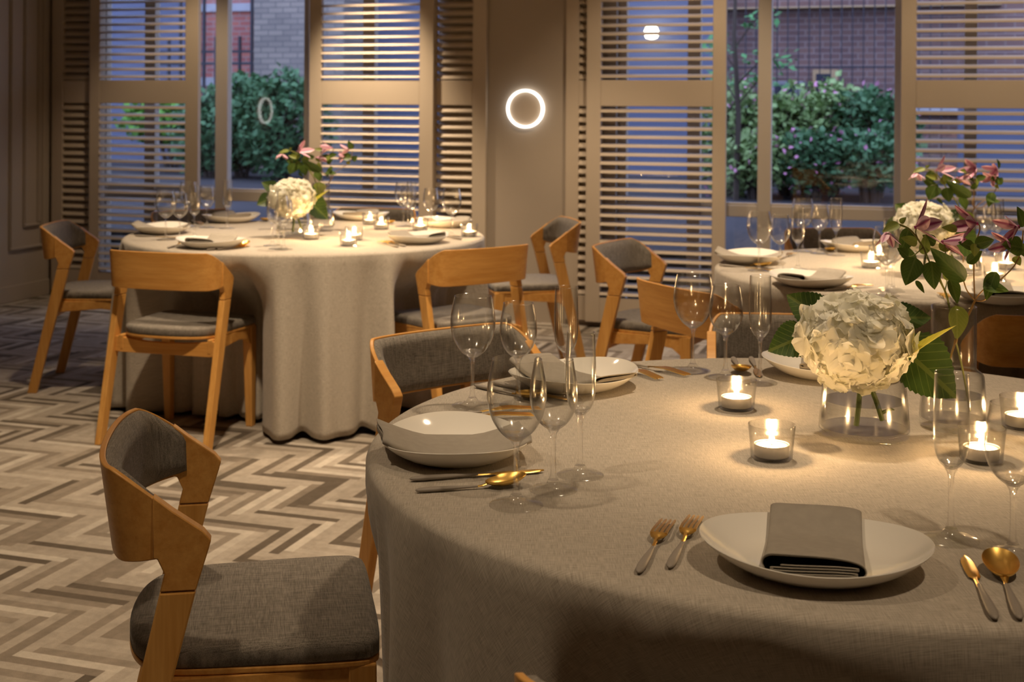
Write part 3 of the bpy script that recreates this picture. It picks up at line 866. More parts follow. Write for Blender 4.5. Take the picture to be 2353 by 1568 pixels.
# ------------------------------------------------------------------ nearest table (b)
p1, p2, p3, p6 = tb(1046, 1050), tb(1318, 892), tb(1905, 865), tb(1872, 1309)
setting(p1, 'b', 'at the foreground chair, nearest table', nap=NAP_RIM)
setting(p2, 'b', 'behind the wine glasses, nearest table', flip=True, nap=NAP_RIM)
setting(p3, 'b', 'half hidden behind the hydrangea, nearest table')
setting(p6, 'b', 'between forks and spoon, front of nearest table', turn=R(4))
glass(RED, tb(1186, 1165), 'large wine glass nearest to us, in front of two more on the nearest table')
glass(WHITE, tb(1271, 1130), 'smaller wine glass next to the large one nearest to us')
glass(FLUTE, tb(1333, 1096), 'champagne flute in the front trio, between two wine glasses and the open cloth')
glass(RED, tb(1085.5, 935.6), 'large wine glass in front of the grey back cushion on the nearest table')
glass(WHITE, tb(1190, 933.5), 'smaller wine glass behind the large one nearest to us')
glass(FLUTE, tb(1300, 925.5), 'champagne flute by the napkin behind the front trio of glasses')
glass(RED, tb(1592, 855), 'large wine glass in front of the wooden chair back, behind the candles')
glass(WHITE, tb(1667, 870), 'smaller wine glass directly behind a candle on the nearest table')
glass(FLUTE, tb(1746, 883), 'champagne flute between a candle and the hydrangea on the nearest table')
glass(FLUTE, tb(2184.5, 1245), 'champagne flute in front of the clematis carafe')
glass(WHITE, tb(2327, 1282), 'wine glass in front of two candles, by the gold spoon')
lay(KNIFE, tb(941, 1111), tb(1237, 1090), 'gold knife with taupe handle beside the plate at the table edge', 'knife')
lay(SPOON, tb(954, 1137), tb(1190, 1121), 'gold spoon with taupe handle beside the plate at the table edge', 'spoon', size=.88)
lay(FORK, tb(962, 978), tb(1128, 968), 'gold fork just beyond the plate at the table edge', 'fork')
lay(FORK, tb(985, 962), tb(1163, 952), 'gold fork furthest from the plate at the table edge, behind wine glasses', 'fork')
lay(SPOON, tb(1090, 893), tb(1195, 916), 'gold spoon behind the wine glasses, next to the napkin plate', 'spoon')
lay(KNIFE, tb(1130, 886), tb(1268, 917), 'gold knife behind the wine glasses, tucked beside the napkin plate', 'knife')
lay(FORK, tb(1385, 838), tb(1482, 868), 'gold fork touching the plate behind the wine glasses', 'fork')
lay(FORK, tb(1415, 835), tb(1524, 858), 'gold fork pointing away from the plate behind the wine glasses', 'fork')
lay(SPOON, tb(1684, 828), tb(1704, 862), 'gold spoon behind the smaller wine glass and candle', 'spoon')
lay(KNIFE, tb(1725, 827.5), tb(1744, 868), 'gold knife behind the champagne flute and hydrangea', 'knife')
lay(FORK, tb(2048, 842), tb(2092, 877), 'gold fork between squat vase and carafe, next to the hidden plate', 'fork')
lay(FORK, tb(2076, 842), tb(2122, 876), 'gold fork between squat vase and carafe, further from the hidden plate', 'fork')
lay(FORK, tb(1472, 1318), tb(1537, 1207), 'shorter reaching gold fork, outer one beside the front plate', 'fork', tip=True)
lay(FORK, tb(1530, 1330), tb(1601, 1198), 'gold fork touching the rim of the front plate', 'fork', tip=True)
lay(KNIFE, tb(2274, 1408), tb(2216, 1288), 'gold knife lying beside the spoon, right of the front plate', 'knife', tip=True)
lay(SPOON, tb(2336, 1416), tb(2291, 1302), 'large gold spoon at the edge of the view by the front knife', 'spoon', tip=True)
candle(tb(1692, 942), 'before the back trio of glasses, nearest table')
candle(tb(1773, 1056), 'standing alone in front of the squat hydrangea vase')
candle(tb(2255, 1062), 'beside the foot of the clematis carafe')
candle(tb(2347, 985), 'at the edge of the view beyond the carafe')

# ------------------------------------------------------------------ leaves and flowers
def leaf_mesh(g, L, W, mat, serr=0, cup=0.25, droop=0.3, n=14, curl=0.0):
    """leaf along +y from the origin, face up +z"""
    rows, uvs = [], []
    for i in range(n + 1):
        t = i / n
        w = W * (math.sin(PI * t ** .75) ** .8 if 0 < t < 1 else 0) * (1 - .25 * t)
        if serr and 0 < t < 1: w *= 1 + .10 * (((t * serr) % 1) - .5)
        y = L * t * (1 - .12 * droop * t); z = -droop * L * .45 * t * t
        row = []
        for q in (-1, -.5, 0, .5, 1):
            row.append((q * w, y - (.02 * L * abs(q) if serr else 0), z + cup * w * abs(q) ** 1.5 + curl * w * q))
            uvs.append((q * .5 * (w / W if W else 0), t))
        rows.append(row)
    g.grid(rows, mat, uvs=uvs)
def orient(pos, d, up=(0, 0, 1), roll=0.0):
    y = Vector(d).normalized(); u = Vector(up)
    x = y.cross(u)
    if x.length < 1e-3: x = Vector((1, 0, 0))
    x.normalize(); z = x.cross(y)
    m = Matrix((x, y, z)).transposed().to_4x4()
    return Matrix.Translation(pos) @ m @ Matrix.Rotation(roll, 4, 'Y')
def leaf(parent, base, L, W, d, up, mat, **kw):
    g = G(); roll = kw.pop('roll', 0)
    leaf_mesh(g, L, W, orient(Vector(base), d, up, roll), **kw)
    return g.build('leaf', mat, parent, smooth=180, fix=False)

def make_hydrangea():
    """origin at the foot of the vase; the bloom leans to -x"""
    root = empty('hydrangea')
    rnd = random.Random(3)
    c = Vector((-.020, -.02, .176)); ax = (.089, .080, .077)
    g = G()
    K = 125
    for i in range(K):
        z = 1 - 2 * (i + .5) / K
        th = i * 2.399963 + rnd.uniform(-.2, .2)
        r = math.sqrt(1 - z * z)
        nrm = Vector((r * math.cos(th) / ax[0], r * math.sin(th) / ax[1], z / ax[2])).normalized()
        lump = 1 + .10 * math.sin(3.1 * th + 2) * r + rnd.uniform(-.07, .05)
        pos = c + Vector((r * math.cos(th) * ax[0], r * math.sin(th) * ax[1], z * ax[2])) * lump
        nrm = (nrm + Vector((rnd.uniform(-.3, .3), rnd.uniform(-.3, .3), rnd.uniform(-.25, .3)))).normalized()
        t1 = nrm.cross(Vector((.3, .2, .9))).normalized(); t2 = nrm.cross(t1)
        spin = rnd.uniform(0, 6.3); size = rnd.uniform(.025, .035)
        for q in range(4):
            a = spin + q * PI / 2
            d = (t1 * math.cos(a) + t2 * math.sin(a) + nrm * rnd.uniform(.0, .32)).normalized()
            m = orient(pos, d, nrm, rnd.uniform(-.3, .3))
            rows = []
            n = 7
            for ii in range(n + 1):
                t = ii / n
                w = size * .70 * (math.sin(PI * min(1, t * .72 + .05)) ** .8)
                if ii == n: w = size * .30
                row = []
                for jj, qq in enumerate((-1, -.6, -.2, .2, .6, 1)):
                    fr = .0022 * math.sin(jj * 2.6 + q * 2 + i) * t
                    row.append((qq * w, size * (t - (.10 * abs(qq) if t > .8 else 0)) + (fr if ii == n else 0), .20 * w * abs(qq) + fr * 1.1 - size * .18 * t * t))
                rows.append(row)
            g.grid(rows, m)
    # a dense creamy heart so that no gaps show
    rows = []
    for i in range(9):
        a = PI * i / 8
        rows.append([(c.x + ax[0] * .90 * math.sin(a) * math.cos(2 * PI * k / 20), c.y + ax[1] * .90 * math.sin(a) * math.sin(2 * PI * k / 20), c.z + ax[2] * .90 * math.cos(a)) for k in range(20)])
    g.grid(rows, closed=True)
    g.build('bloom', M['petal'], root, smooth=180, fix=False)
    g = G(); g.tube([(-.022, -.030, .024), (-.018, -.030, .06), (-.012, -.022, .105), (-.012, -.015, .14)], [.0050, .005, .0048, .004], 10)
    g.build('stem', M['hstem'], root)
    g = G(); g.tube([(.030, -.012, .030), (.020, -.015, .060), (.004, -.018, .10), (-.006, -.018, .13)], [.0046, .0048, .0045, .004], 10)
    g.tube([(.030, -.013, .044), (.044, -.018, .052), (.05, -.018, .05)], [.0035, .003, .001], 8)
    g.build('stem', M['hstem'], root)
    k = dict(serr=13, n=52)
    leaf(root, (-.095, .030, .178), .085, .040, (-.80, -.10, -.30), (.05, -.8, .5), M['hleaf'], droop=.15, **k)
    leaf(root, (-.060, .045, .200), .088, .040, (-.62, .20, .42), (-.1, -.85, .4), M['hleaf'], droop=.1, **k)
    leaf(root, (.060, -.005, .165), .145, .066, (.72, -.10, -.62), (.15, -.90, .35), M['hleaf'], droop=.15, **k)
    leaf(root, (.050, -.045, .140), .125, .034, (.80, -.10, .62), (-.50, -.35, .70), M['yleaf'], droop=.10, curl=.6, **k)
    leaf(root, (.055, .050, .205), .090, .034, (.85, .10, .02), (0, -.75, .6), M['hleaf'], droop=.1, **k)
    return root
HYD = make_hydrangea()

def text_mesh(txt, size, mat, parent, m):
    cu = bpy.data.curves.new('etched_mark', 'FONT'); cu.body = txt; cu.size = size; cu.extrude = .0002; cu.align_x = 'CENTER'
    o = bpy.data.objects.new('tmp', cu); COL.objects.link(o)
    bpy.context.view_layer.update()
    me = bpy.data.meshes.new_from_object(o.evaluated_get(bpy.context.evaluated_depsgraph_get()))
    bpy.data.objects.remove(o)
    q = bpy.data.objects.new('etched_mark', me); COL.objects.link(q); me.materials.append(mat)
    q.parent = parent; q.matrix_local = m
    return q
def make_vase():
    root = empty('squat_vase')
    outer = [(.0800, .002), (.0812, .008), (.0795, .035), (.0755, .080), (.0725, .108), (.0705, .118), (.0645, .128), (.0585, .135), (.0570, .142), (.0565, .153)]
    cv = [(p.x, p.z) for p in catmull([(r, 0, z) for r, z in outer], 4)]
    inner = [(r - .0028, z) for r, z in cv if z > .018][::-1]
    g = G(); g.lathe([(.0785, .0125)] + [q for q in cv if q[1] > .0125] + [(.0555, .1538)] + inner + [(.0770, .0150)], 72)
    g.build('body', M['vase_glass'], root, smooth=60)
    g = G(); g.lathe([(0, 0), (.074, 0), (.079, .0015), (.0808, .006), (.0805, .012), (.075, .0138), (0, .0138)], 72); g.build('base', M['base_glass'], root, smooth=50)
    g = G(); g.lathe([(0, .0142), (.0762, .0155), (.0752, .035), (.0730, .062), (.0722, .0640), (0, .0635)], 64); g.build('water', M['water'], root, smooth=50)
    text_mesh('LSA', .0085, M['etch'], root, Matrix.Rotation(R(28), 4, 'Z') @ Matrix.Translation((0, -.0585, .141)) @ Matrix.Rotation(PI / 2, 4, 'X'))
    return root
def make_carafe():
    root = empty('carafe')
    outer = [(.0610, .002), (.0622, .008), (.0605, .035), (.0572, .075), (.0555, .092), (.0530, .101), (.0455, .107), (.0418, .112), (.0412, .122), (.0412, .17), (.0412, .226)]
    cv = [(p.x, p.z) for p in catmull([(r, 0, z) for r, z in outer], 4)]
    inner = [(r - .0024, z) for r, z in cv if z > .02][::-1]
    g = G(); g.lathe([(.0595, .0145)] + [q for q in cv if q[1] > .0145] + [(.0402, .2266)] + inner + [(.0580, .0165)], 64)
    g.build('body', M['vase_glass'], root, smooth=60)
    g = G(); g.lathe([(0, 0), (.056, 0), (.0600, .0015), (.0618, .006), (.0612, .0140), (.057, .0152), (0, .0152)], 64); g.build('base', M['base_glass'], root, smooth=50)
    g = G(); g.lathe([(0, .0155), (.0575, .0168), (.0570, .035), (.0552, .058), (.0545, .0600), (0, .0595)], 56); g.build('water', M['water'], root, smooth=50)
    return root
VASE, CAR = make_vase(), make_carafe()
pv, pc = tb(1985, 1003), tb(2190, 984)
inst(VASE, pv, 0, 'squat glass vase holding the large white hydrangea on the nearest table', 'vase', 'squat glass vases')
inst(CAR, pc, 0, 'tall necked glass carafe holding purple clematis on the nearest table', 'carafe', 'glass carafes')
inst(HYD, pv + Vector((0, 0, 0)), 0, 'large creamy hydrangea in the squat vase on the nearest table', 'flower', 'white hydrangeas')

def clem_flower(parent, base, d, size, mat, seed, petals=4, open_=.75):
    """nodding bell of pointed petals opening along d"""
    rnd = random.Random(seed)
    d = Vector(d).normalized()
    a = d.cross(Vector((.2, .9, .3))).normalized(); b = d.cross(a)
    g = G(); off = rnd.uniform(0, 1.5)
    for q in range(petals):
        an = off + q * 2 * PI / petals + rnd.uniform(-.15, .15)
        side = a * math.cos(an) + b * math.sin(an)
        dirn = (d + side * (open_ + rnd.uniform(-.12, .2))).normalized()
        m = orient(Vector(base) + side * .002, dirn, -side + d * open_)
        rows, uvs = [], []; n = 9; W = size * .23
        for i in range(n + 1):
            t = i / n; w = W * (math.sin(PI * (t * .94 + .06)) ** .75 if t < 1 else .0)
            row = []
            for s in (-1, -.5, 0, .5, 1):
                row.append((s * w, size * t, .25 * w * (1 - abs(s)) * -1 - size * .16 * t * t)); uvs.append((s * .5, t))
            rows.append(row)
        g.grid(rows, m, uvs=uvs)
    g.tube([Vector(base) - d * .004, Vector(base) + d * .006], [.0035, .0025], 8)
    return g.build('flower', mat, parent, smooth=180, fix=False)
Y0 = pc.y
def cp(px, py, dy=0.0):     # a point of the clematis, relative to the carafe's foot
    return atY(px, py, Y0 + dy) - pc
def make_clematis_left(fmat):
    root = empty('clematis_stem')
    main = [cp(2229, 945, .03), cp(2212, 851, .02), cp(2196, 783), cp(2182, 710, -.02), cp(2171, 668, -.02), cp(2138, 607, -.01), cp(2121, 569), cp(2100, 538), cp(2085, 524), cp(2065, 516)]
    g = G(); g.tube(catmull(main, 5), .0019, 7)
    for br in ([cp(2171, 668, -.02), cp(2176, 640, .01), cp(2172, 575, .02), cp(2170, 548, .02)], [cp(2110, 552), cp(2104, 535, .0), cp(2106, 524, -.01)],
               [cp(2171, 668, -.02), cp(2160, 640, -.03), cp(2150, 612, -.03)], [cp(2121, 569), cp(2098, 588, -.01), cp(2080, 590, -.01)], [cp(2065, 516), cp(2050, 518), cp(2040, 532)],
               [cp(2130, 590, -.01), cp(2138, 610, .01), cp(2130, 625, .01)]):
        g.tube(catmull(br, 4), .0012, 6)
    g.build('stem', M['stem'], root)
    for b, d, s, sd, op in ((cp(2039, 532), (-.05, -.25, -1), .036, 3, .65), (cp(2106, 522, -.01), (.75, -.35, .30), .056, 5, .75), (cp(2168, 556, .02), (1, -.3, -.15), .045, 9, .45)):
        clem_flower(root, b, d, s, fmat, sd, 4, op)
    V = Vector
    def lf(a, b, W, mat, dy=0.0, up=(0, -1, .35), **k):
        A, B = cp(a[0], a[1], dy), cp(b[0], b[1], dy - .012); leaf(root, A, (B - A).length, W, B - A, up, mat, **k)
    lf((2066, 514), (2028, 531), .011, M['pleaf'], roll=.3)
    lf((2068, 512), (2082, 500), .006, M['pleaf'])
    lf((2088, 524), (2072, 588), .019, M['cleaf'], .02, roll=-.4)
    lf((2104, 592), (2080, 657), .023, M['cleaf'], -.02, roll=.2)
    lf((2104, 645), (2126, 674), .006, M['cleaf'])
    lf((2086, 590), (2064, 570), .011, M['cleaf'], -.01)
    lf((2108, 560), (2072, 545), .011, M['pleaf'], -.01)
    lf((2140, 600), (2146, 668), .019, M['cleaf'], -.03, roll=.5)
    lf((2218, 646), (2138, 572), .021, M['cleaf'], -.05, roll=-.5)
    lf((2175, 645), (2192, 585), .016, M['pleaf'], 0, roll=.3)
    lf((2182, 640), (2206, 700), .016, M['cleaf'], -.02, roll=-.3)
    lf((2122, 585), (2128, 540), .012, M['pleaf'], .02)
    lf((2100, 612), (2080, 560), .012, M['cleaf'], .03)
    lf((2150, 560), (2122, 540), .012, M['cleaf'], .03)
    lf((2196, 702), (2206, 783), .024, M['pleaf'], -.025, up=(.3, -1, .1))
    lf((2160, 575), (2195, 545), .013, M['pleaf'], .03)
    g = G(); g.tube([cp(2134, 606, .01), cp(2130, 616, .01), cp(2126, 630, .01)], [.0012, .0042, .0006], 8); g.build('bud', M['redstem'], root)
    return root
def make_clematis_right(fmat):
    root = empty('clematis_stem')
    main = [cp(2163, 930, -.03), cp(2172, 868, -.02), cp(2196, 785, -.008), cp(2229, 716, .0), cp(2240, 691, .0)]
    g = G(); g.tube(catmull(main, 5), .0020, 7); g.tube([cp(2193, 793, -.008), cp(2196, 785, -.008), cp(2199, 778, -.008)], [.002, .0036, .002], 8)
    for br in ([cp(2240, 691), cp(2238, 640), cp(2238, 598), cp(2238, 570)], [cp(2240, 691), cp(2258, 668, -.02), cp(2292, 648, -.03), cp(2330, 612, -.02), cp(2346, 575, -.01), cp(2351, 530, -.01)],
               [cp(2240, 691), cp(2262, 690, -.02), cp(2285, 664, -.04)], [cp(2240, 691), cp(2222, 668, -.01), cp(2214, 645, -.03)], [cp(2238, 570), cp(2251, 530, .0), cp(2249, 516), cp(2241, 515)], [cp(2346, 575, -.01), cp(2335, 560, -.01), cp(2322, 562, -.01)]):
        g.tube(catmull(br, 4), .0013, 6)
    g.build('stem', M['redstem'], root)
    for b, d, s, sd, op in ((cp(2242, 514), (-1, -.30, .08), .052, 12, .55), (cp(2338, 522, -.01), (-1, -.25, -.18), .045, 15, .5), (cp(2322, 562, -.01), (-1, -.3, -.1), .040, 17, .6)):
        clem_flower(root, b, d, s, fmat, sd, 4, op)
    def lf(a, b, W, mat, dy=0.0, up=(0, -1, .35), **k):
        A, B = cp(a[0], a[1], dy), cp(b[0], b[1], dy - .012); leaf(root, A, (B - A).length, W, B - A, up, mat, **k)
    lf((2240, 562), (2286, 550), .014, M['cleaf'], -.01)
    lf((2200, 527), (2166, 522), .009, M['pleaf'], .0)
    lf((2238, 568), (2204, 556), .011, M['cleaf'], .0)
    lf((2240, 560), (2240, 590), .010, M['pleaf'], -.01)
    lf((2222, 605), (2258, 576), .011, M['cleaf'], .0)
    lf((2351, 522), (2342, 474), .014, M['cleaf'], -.01, roll=.3)
    lf((2350, 570), (2305, 560), .021, M['cleaf'], -.015)
    lf((2330, 590), (2346, 610), .010, M['pleaf'], -.01)
    lf((2345, 585), (2375, 560), .016, M['cleaf'], .0)
    lf((2289, 624), (2262, 690), .016, M['cleaf'], -.05, roll=.6)
    lf((2258, 660), (2322, 664), .019, M['cleaf'], -.055, up=(0, -.8, .6), roll=-.3)
    return root
CL, CR = make_clematis_left(M['clem']), make_clematis_right(M['clem'])
inst(CL, pc, 0, 'purple clematis stem leaning over the hydrangea in the nearest carafe', 'flower', 'clematis stems')
inst(CR, pc, 0, 'purple clematis stem leaning towards the edge of the view in the nearest carafe', 'flower', 'clematis stems')
CLP, CRP = make_clematis_left(M['clem_pink']), make_clematis_right(M['clem_pink'])

# ------------------------------------------------------------------ table by the hedge window (a)
HA = 'on the hedge window table'
setting(tb(373, 537), 'a', 'by the panelled wall ' + HA, nap=NAP_RIM)
setting(tb(531, 511), 'a', 'in front of the window opening ' + HA)
setting(tb(485, 570), 'a', 'behind the wooden chair back ' + HA, turn=R(14))
setting(tb(830, 506), 'a', 'against the bright shutter ' + HA)
setting(tb(960, 559), 'a', 'at the front, lit by candles, ' + HA, flip=True)
setting(tb(1024, 522), 'a', 'nearest the ring light ' + HA)
glass(RED, tb(381, 553), 'large wine glass nearest the panelled wall ' + HA)
glass(WHITE, tb(413, 551), 'smaller wine glass second from the panelled wall ' + HA)
glass(FLUTE, tb(447, 547), 'champagne flute third from the panelled wall ' + HA)
glass(RED, tb(433, 522), 'large wine glass half hidden behind two others ' + HA)
glass(WHITE, tb(475.5, 524.6), 'wine glass standing before the window mullion ' + HA)
glass(FLUTE, tb(522, 526.7), 'champagne flute alone before the hedge window pane ' + HA)
glass(FLUTE, tb(626, 566), 'champagne flute in the cluster before the hydrangea ' + HA)
glass(RED, tb(640, 573), 'large wine glass in the cluster before the hydrangea ' + HA)
glass(WHITE, tb(652, 575), 'smaller wine glass in the cluster before the hydrangea ' + HA)
glass(RED, tb(927, 522), 'large wine glass against the bright shutter, behind a flute ' + HA)
glass(WHITE, tb(937, 522), 'smaller wine glass against the bright shutter, behind a flute ' + HA)
glass(FLUTE, tb(945, 531), 'champagne flute before two wine glasses and the bright shutter ' + HA)
glass(WHITE, tb(989.7, 533), 'smaller wine glass second from the ring light ' + HA)
glass(RED, tb(1037.6, 545), 'large wine glass nearest the ring light ' + HA)
candle(tb(715, 551), 'in front of the carafe ' + HA)
candle(tb(801, 566), 'nearest to us ' + HA)
candle(tb(814, 553), 'behind the nearest one ' + HA)
candle(tb(850, 517), 'closest to the bright shutter ' + HA)
candle(tb(876, 528), 'second from the bright shutter ' + HA)
candle(tb(966, 531), 'below the flute and small glass ' + HA)
candle(tb(1078, 545), 'at the edge below the ring light ' + HA)
lay(KNIFE, tb(310, 545), tb(400, 549), 'knife beside the plate nearest the panelled wall, hedge window table', 'knife')
lay(SPOON, tb(500, 577), tb(596, 563), 'gold spoon before the glass cluster, hedge window table', 'spoon')
lay(KNIFE, tb(475, 578), tb(575, 568), 'knife tucked under the plate edge before the glass cluster, hedge window table', 'knife')
lay(FORK, tb(385, 573), tb(440, 558), 'fork beside the plate behind the wooden-backed chair, hedge window table', 'fork')
lay(FORK, tb(915, 571), tb(858, 556), 'gold fork lit by candles, inner one, hedge window table', 'fork')
lay(FORK, tb(932, 569), tb(876, 557), 'gold fork lit by candles, next to the plate, hedge window table', 'fork')
lay(KNIFE, tb(1062, 553), tb(1010, 546), 'knife beside the front plate towards the ring light, hedge window table', 'knife')
lay(SPOON, tb(870, 510), tb(900, 517), 'spoon beside the plate at the bright shutter, hedge window table', 'spoon')
lay(SPOON, tb(628, 504), tb(600, 513), 'spoon beside the plate before the window opening, hedge window table', 'spoon')
lay(FORK, tb(440, 510), tb(465, 519), 'fork behind the glasses before the window opening, hedge window table', 'fork')
va, ca = tb(676, 545), tb(737, 531)
inst(VASE, va, R(120), 'squat glass vase behind the glass cluster on the hedge window table', 'vase', 'squat glass vases')
inst(HYD, va, R(35), 'white hydrangea before the window opening on the hedge window table', 'flower', 'white hydrangeas')
inst(CAR, ca, 0, 'glass carafe of pink clematis on the hedge window table', 'carafe', 'glass carafes')
inst(CLP, ca, R(4), 'pink clematis stem reaching over the hydrangea, hedge window table', 'flower', 'clematis stems', scale=(1.45, 1.2, 1.0))
inst(CRP, ca, R(-10), 'pink clematis stem in front of the bright shutter, hedge window table', 'flower', 'clematis stems', scale=(1.25, 1.2, 1.03))

# ------------------------------------------------------------------ table by the shrub window (c)
HC = 'on the shrub window table'
setting(tb(1723, 605), 'c', 'nearest the wide shutter ' + HC, nap=NAP_RIM)
setting(tb(1863, 658), 'c', 'at the front, facing us, ' + HC, flip=True)
setting(tb(1965, 577), 'c', 'in front of the window opening ' + HC)
setting(tb(2298, 695), 'c', 'behind the purple clematis ' + HC)
glass(RED, tb(1744, 624.7), 'large wine glass nearest the wide shutter ' + HC)
glass(WHITE, tb(1792, 622), 'smaller wine glass second from the wide shutter ' + HC)
glass(FLUTE, tb(1833, 622), 'champagne flute third from the wide shutter ' + HC)
glass(RED, tb(1844, 579), 'large wine glass half hidden behind a flute before the window ' + HC)
glass(WHITE, tb(1883, 584.5), 'smaller wine glass before the window pane and chair back ' + HC)
glass(FLUTE, tb(1921, 588.7), 'champagne flute before the window pane and chair back ' + HC)
glass(RED, tb(2037, 681), 'large wine glass behind the nodding clematis flower ' + HC)
glass(WHITE, tb(2052, 672), 'smaller wine glass behind the nodding clematis flower ' + HC)
glass(FLUTE, tb(2046, 667), 'champagne flute behind the nodding clematis flower ' + HC)
glass(RED, tb(2262, 588), 'large wine glass against the shutter behind the clematis ' + HC)
glass(WHITE, tb(2280, 583), 'smaller wine glass against the shutter behind the clematis ' + HC)
glass(FLUTE, tb(2292, 591), 'champagne flute against the shutter behind the clematis ' + HC)
candle(tb(2001.7, 617), 'left of the white hydrangea ' + HC)
candle(tb(2020, 600), 'behind a large wine glass ' + HC)
candle(tb(2222, 598), 'furthest back behind the clematis ' + HC)
candle(tb(2286, 646), 'at the curled clematis leaf ' + HC)
candle(tb(2311, 620), 'beyond the curled clematis leaf ' + HC)
lay(KNIFE, tb(1652, 613), tb(1742, 621), 'knife beside the plate nearest the wide shutter, shrub window table', 'knife')
lay(SPOON, tb(1665, 608), tb(1738, 615), 'spoon beside the plate nearest the wide shutter, shrub window table', 'spoon')
lay(SPOON, tb(1898, 571), tb(1908, 581), 'spoon behind the champagne flute before the window, shrub window table', 'spoon')
lay(FORK, tb(1790, 599), tb(1815, 590), 'fork beyond the plate nearest the wide shutter, shrub window table', 'fork')
lay(FORK, tb(1895, 672), tb(1990, 662), 'fork beside the front plate, shrub window table', 'fork')
lay(KNIFE, tb(2196, 700), tb(2172, 677), 'knife behind the clematis carafe, shrub window table', 'knife')
lay(FORK, tb(2182, 702), tb(2160, 678), 'gold fork behind the clematis carafe, shrub window table', 'fork')
vc, cc = tb(2138, 634), tb(2215, 632)
inst(VASE, vc, R(75), 'squat glass vase behind the purple clematis, shrub window table', 'vase', 'squat glass vases')
inst(HYD, vc, R(-20), 'white hydrangea behind the purple clematis, shrub window table', 'flower', 'white hydrangeas')
inst(CAR, cc, 0, 'glass carafe of pink clematis, shrub window table', 'carafe', 'glass carafes')
inst(CLP, cc, R(-4), 'pink clematis stem above the further hydrangea, shrub window table', 'flower', 'clematis stems', scale=(1.35, 1.2, 1.0))
inst(CRP, cc, R(25), 'pink clematis stem before the shutter, shrub window table', 'flower', 'clematis stems', scale=(1.2, 1.2, 1.0))

# ------------------------------------------------------------------ outdoors
ZG = 0.45
g = G(); wbox(g, -16, 16, 0.28, 24, ZG - .3, ZG)
struct(wbuild(g, 'ground', M['paving'], smooth=0), 'dusky paved yard outside the windows', 'ground')
def foliage(name, mat, parent, c, r, n, size, seed, hollow=.55):
    rnd = random.Random(seed); g = G()
    for i in range(n):
        while True:
            u = Vector((rnd.uniform(-1, 1), rnd.uniform(-1, 1), rnd.uniform(-1, 1)))
            if hollow < u.length < 1: break
        k = 1 + .16 * math.sin(u.x * 7 + seed) * math.cos(u.z * 6 + u.y * 5)
        p = Vector((c[0] + u.x * r[0] * k, c[1] + u.y * r[1] * k, c[2] + u.z * r[2] * k))
        d = Vector((rnd.uniform(-1, 1), rnd.uniform(-1, 1), rnd.uniform(-.4, 1))).normalized()
        s = size * rnd.uniform(.6, 1.3)
        m = orient(p, d, (rnd.uniform(-1, 1), rnd.uniform(-1, 1), 1))
        g.add([(0, 0, 0), (-.38 * s, .45 * s, .08 * s), (0, s, 0), (.38 * s, .45 * s, .08 * s)], [(0, 1, 2, 3)], m)
    return g.build(name, mat, parent, smooth=0, fix=False)
def bush(px, py, e, rx, rz, seed, label, mat, group, n=2600, leafsize=.10, bloom=0):
    s, _, z = atS(px, py, e)
    root = empty('garden_shrub', S(s, e, ZG), WROT); tag(root, label, 'shrub', group)
    zc = z - ZG
    foliage('foliage', mat, root, (0, 0, zc), (rx, rx * .7, rz), n, leafsize, seed)
    g = G(); rnd = random.Random(seed)
    for k in range(6):
        a = k * PI / 3; g.tube([(.06 * math.cos(a), .06 * math.sin(a), 0), (.25 * rx * math.cos(a), .25 * rx * math.sin(a), zc * .7), (.6 * rx * math.cos(a), .4 * rx * math.sin(a), zc)], [.03, .022, .01], 6)
    # a dark woody core of crossing twigs
    for k in range(60):
        u = Vector((rnd.uniform(-1, 1), rnd.uniform(-1, 1), rnd.uniform(-1, 1))).normalized()
        g.tube([(0, 0, zc), (u.x * rx * .85, u.y * rx * .6, zc + u.z * rz * .85)], [.014, .004], 5)
    g.build('branches', M['bark'], root)
    if bloom:
        f = foliage('blooms', M['pink_bloom'], root, (0, -.05, zc), (rx * 1.04, rx * .76, rz * 1.04), bloom, .055, seed + 50, .93)
GH, GF = 'hedge shrubs outside the window', 'flowering shrubs outside the window'
bush(650, 285, 6.3, .62, .62, 21, 'dark green rounded shrub directly behind the mirrored ring light', M['shrub'], GH)
bush(556, 285, 6.6, .55, .60, 22, 'dark green shrub behind the window mullion of the hedge view', M['shrub'], GH)
bush(485, 312, 6.4, .50, .50, 23, 'lower dark green shrub at the panelled wall side of the hedge view', M['shrub'], GH)
bush(395, 280, 7.4, .70, .30, 24, 'low light green shrub seen through the louvres left of the hedge view', M['lawn'], GH, 1500, .12)
bush(1690, 330, 5.6, .40, .62, 31, 'flowering shrub in the narrow pane beside the wide shutter', M['shrub_light'], GF, 1900, .085, 60)
bush(1810, 310, 5.9, .45, .46, 32, 'pink flowering shrub just right of the window mullion', M['shrub_light'], GF, 1900, .085, 90)
bush(1910, 305, 6.2, .48, .52, 33, 'pink flowering shrub in the middle of the wide pane', M['shrub_light'], GF, 2100, .085, 110)
bush(2010, 315, 5.9, .46, .46, 34, 'darker flowering shrub at the shutter side of the wide pane', M['shrub'], GF, 1900, .09, 50)
bush(1865, 372, 5.3, .46, .30, 35, 'low pink flowering shrub in front of the others', M['shrub'], GF, 1500, .08, 90)
bush(1740, 372, 5.2, .40, .28, 36, 'low flowering shrub hidden partly by the window mullion', M['shrub_light'], GF, 1300, .08, 50)
bush(2000, 372, 5.2, .42, .28, 37, 'low flowering shrub beside the shutter, in front of the darker one', M['shrub'], GF, 1300, .08, 50)
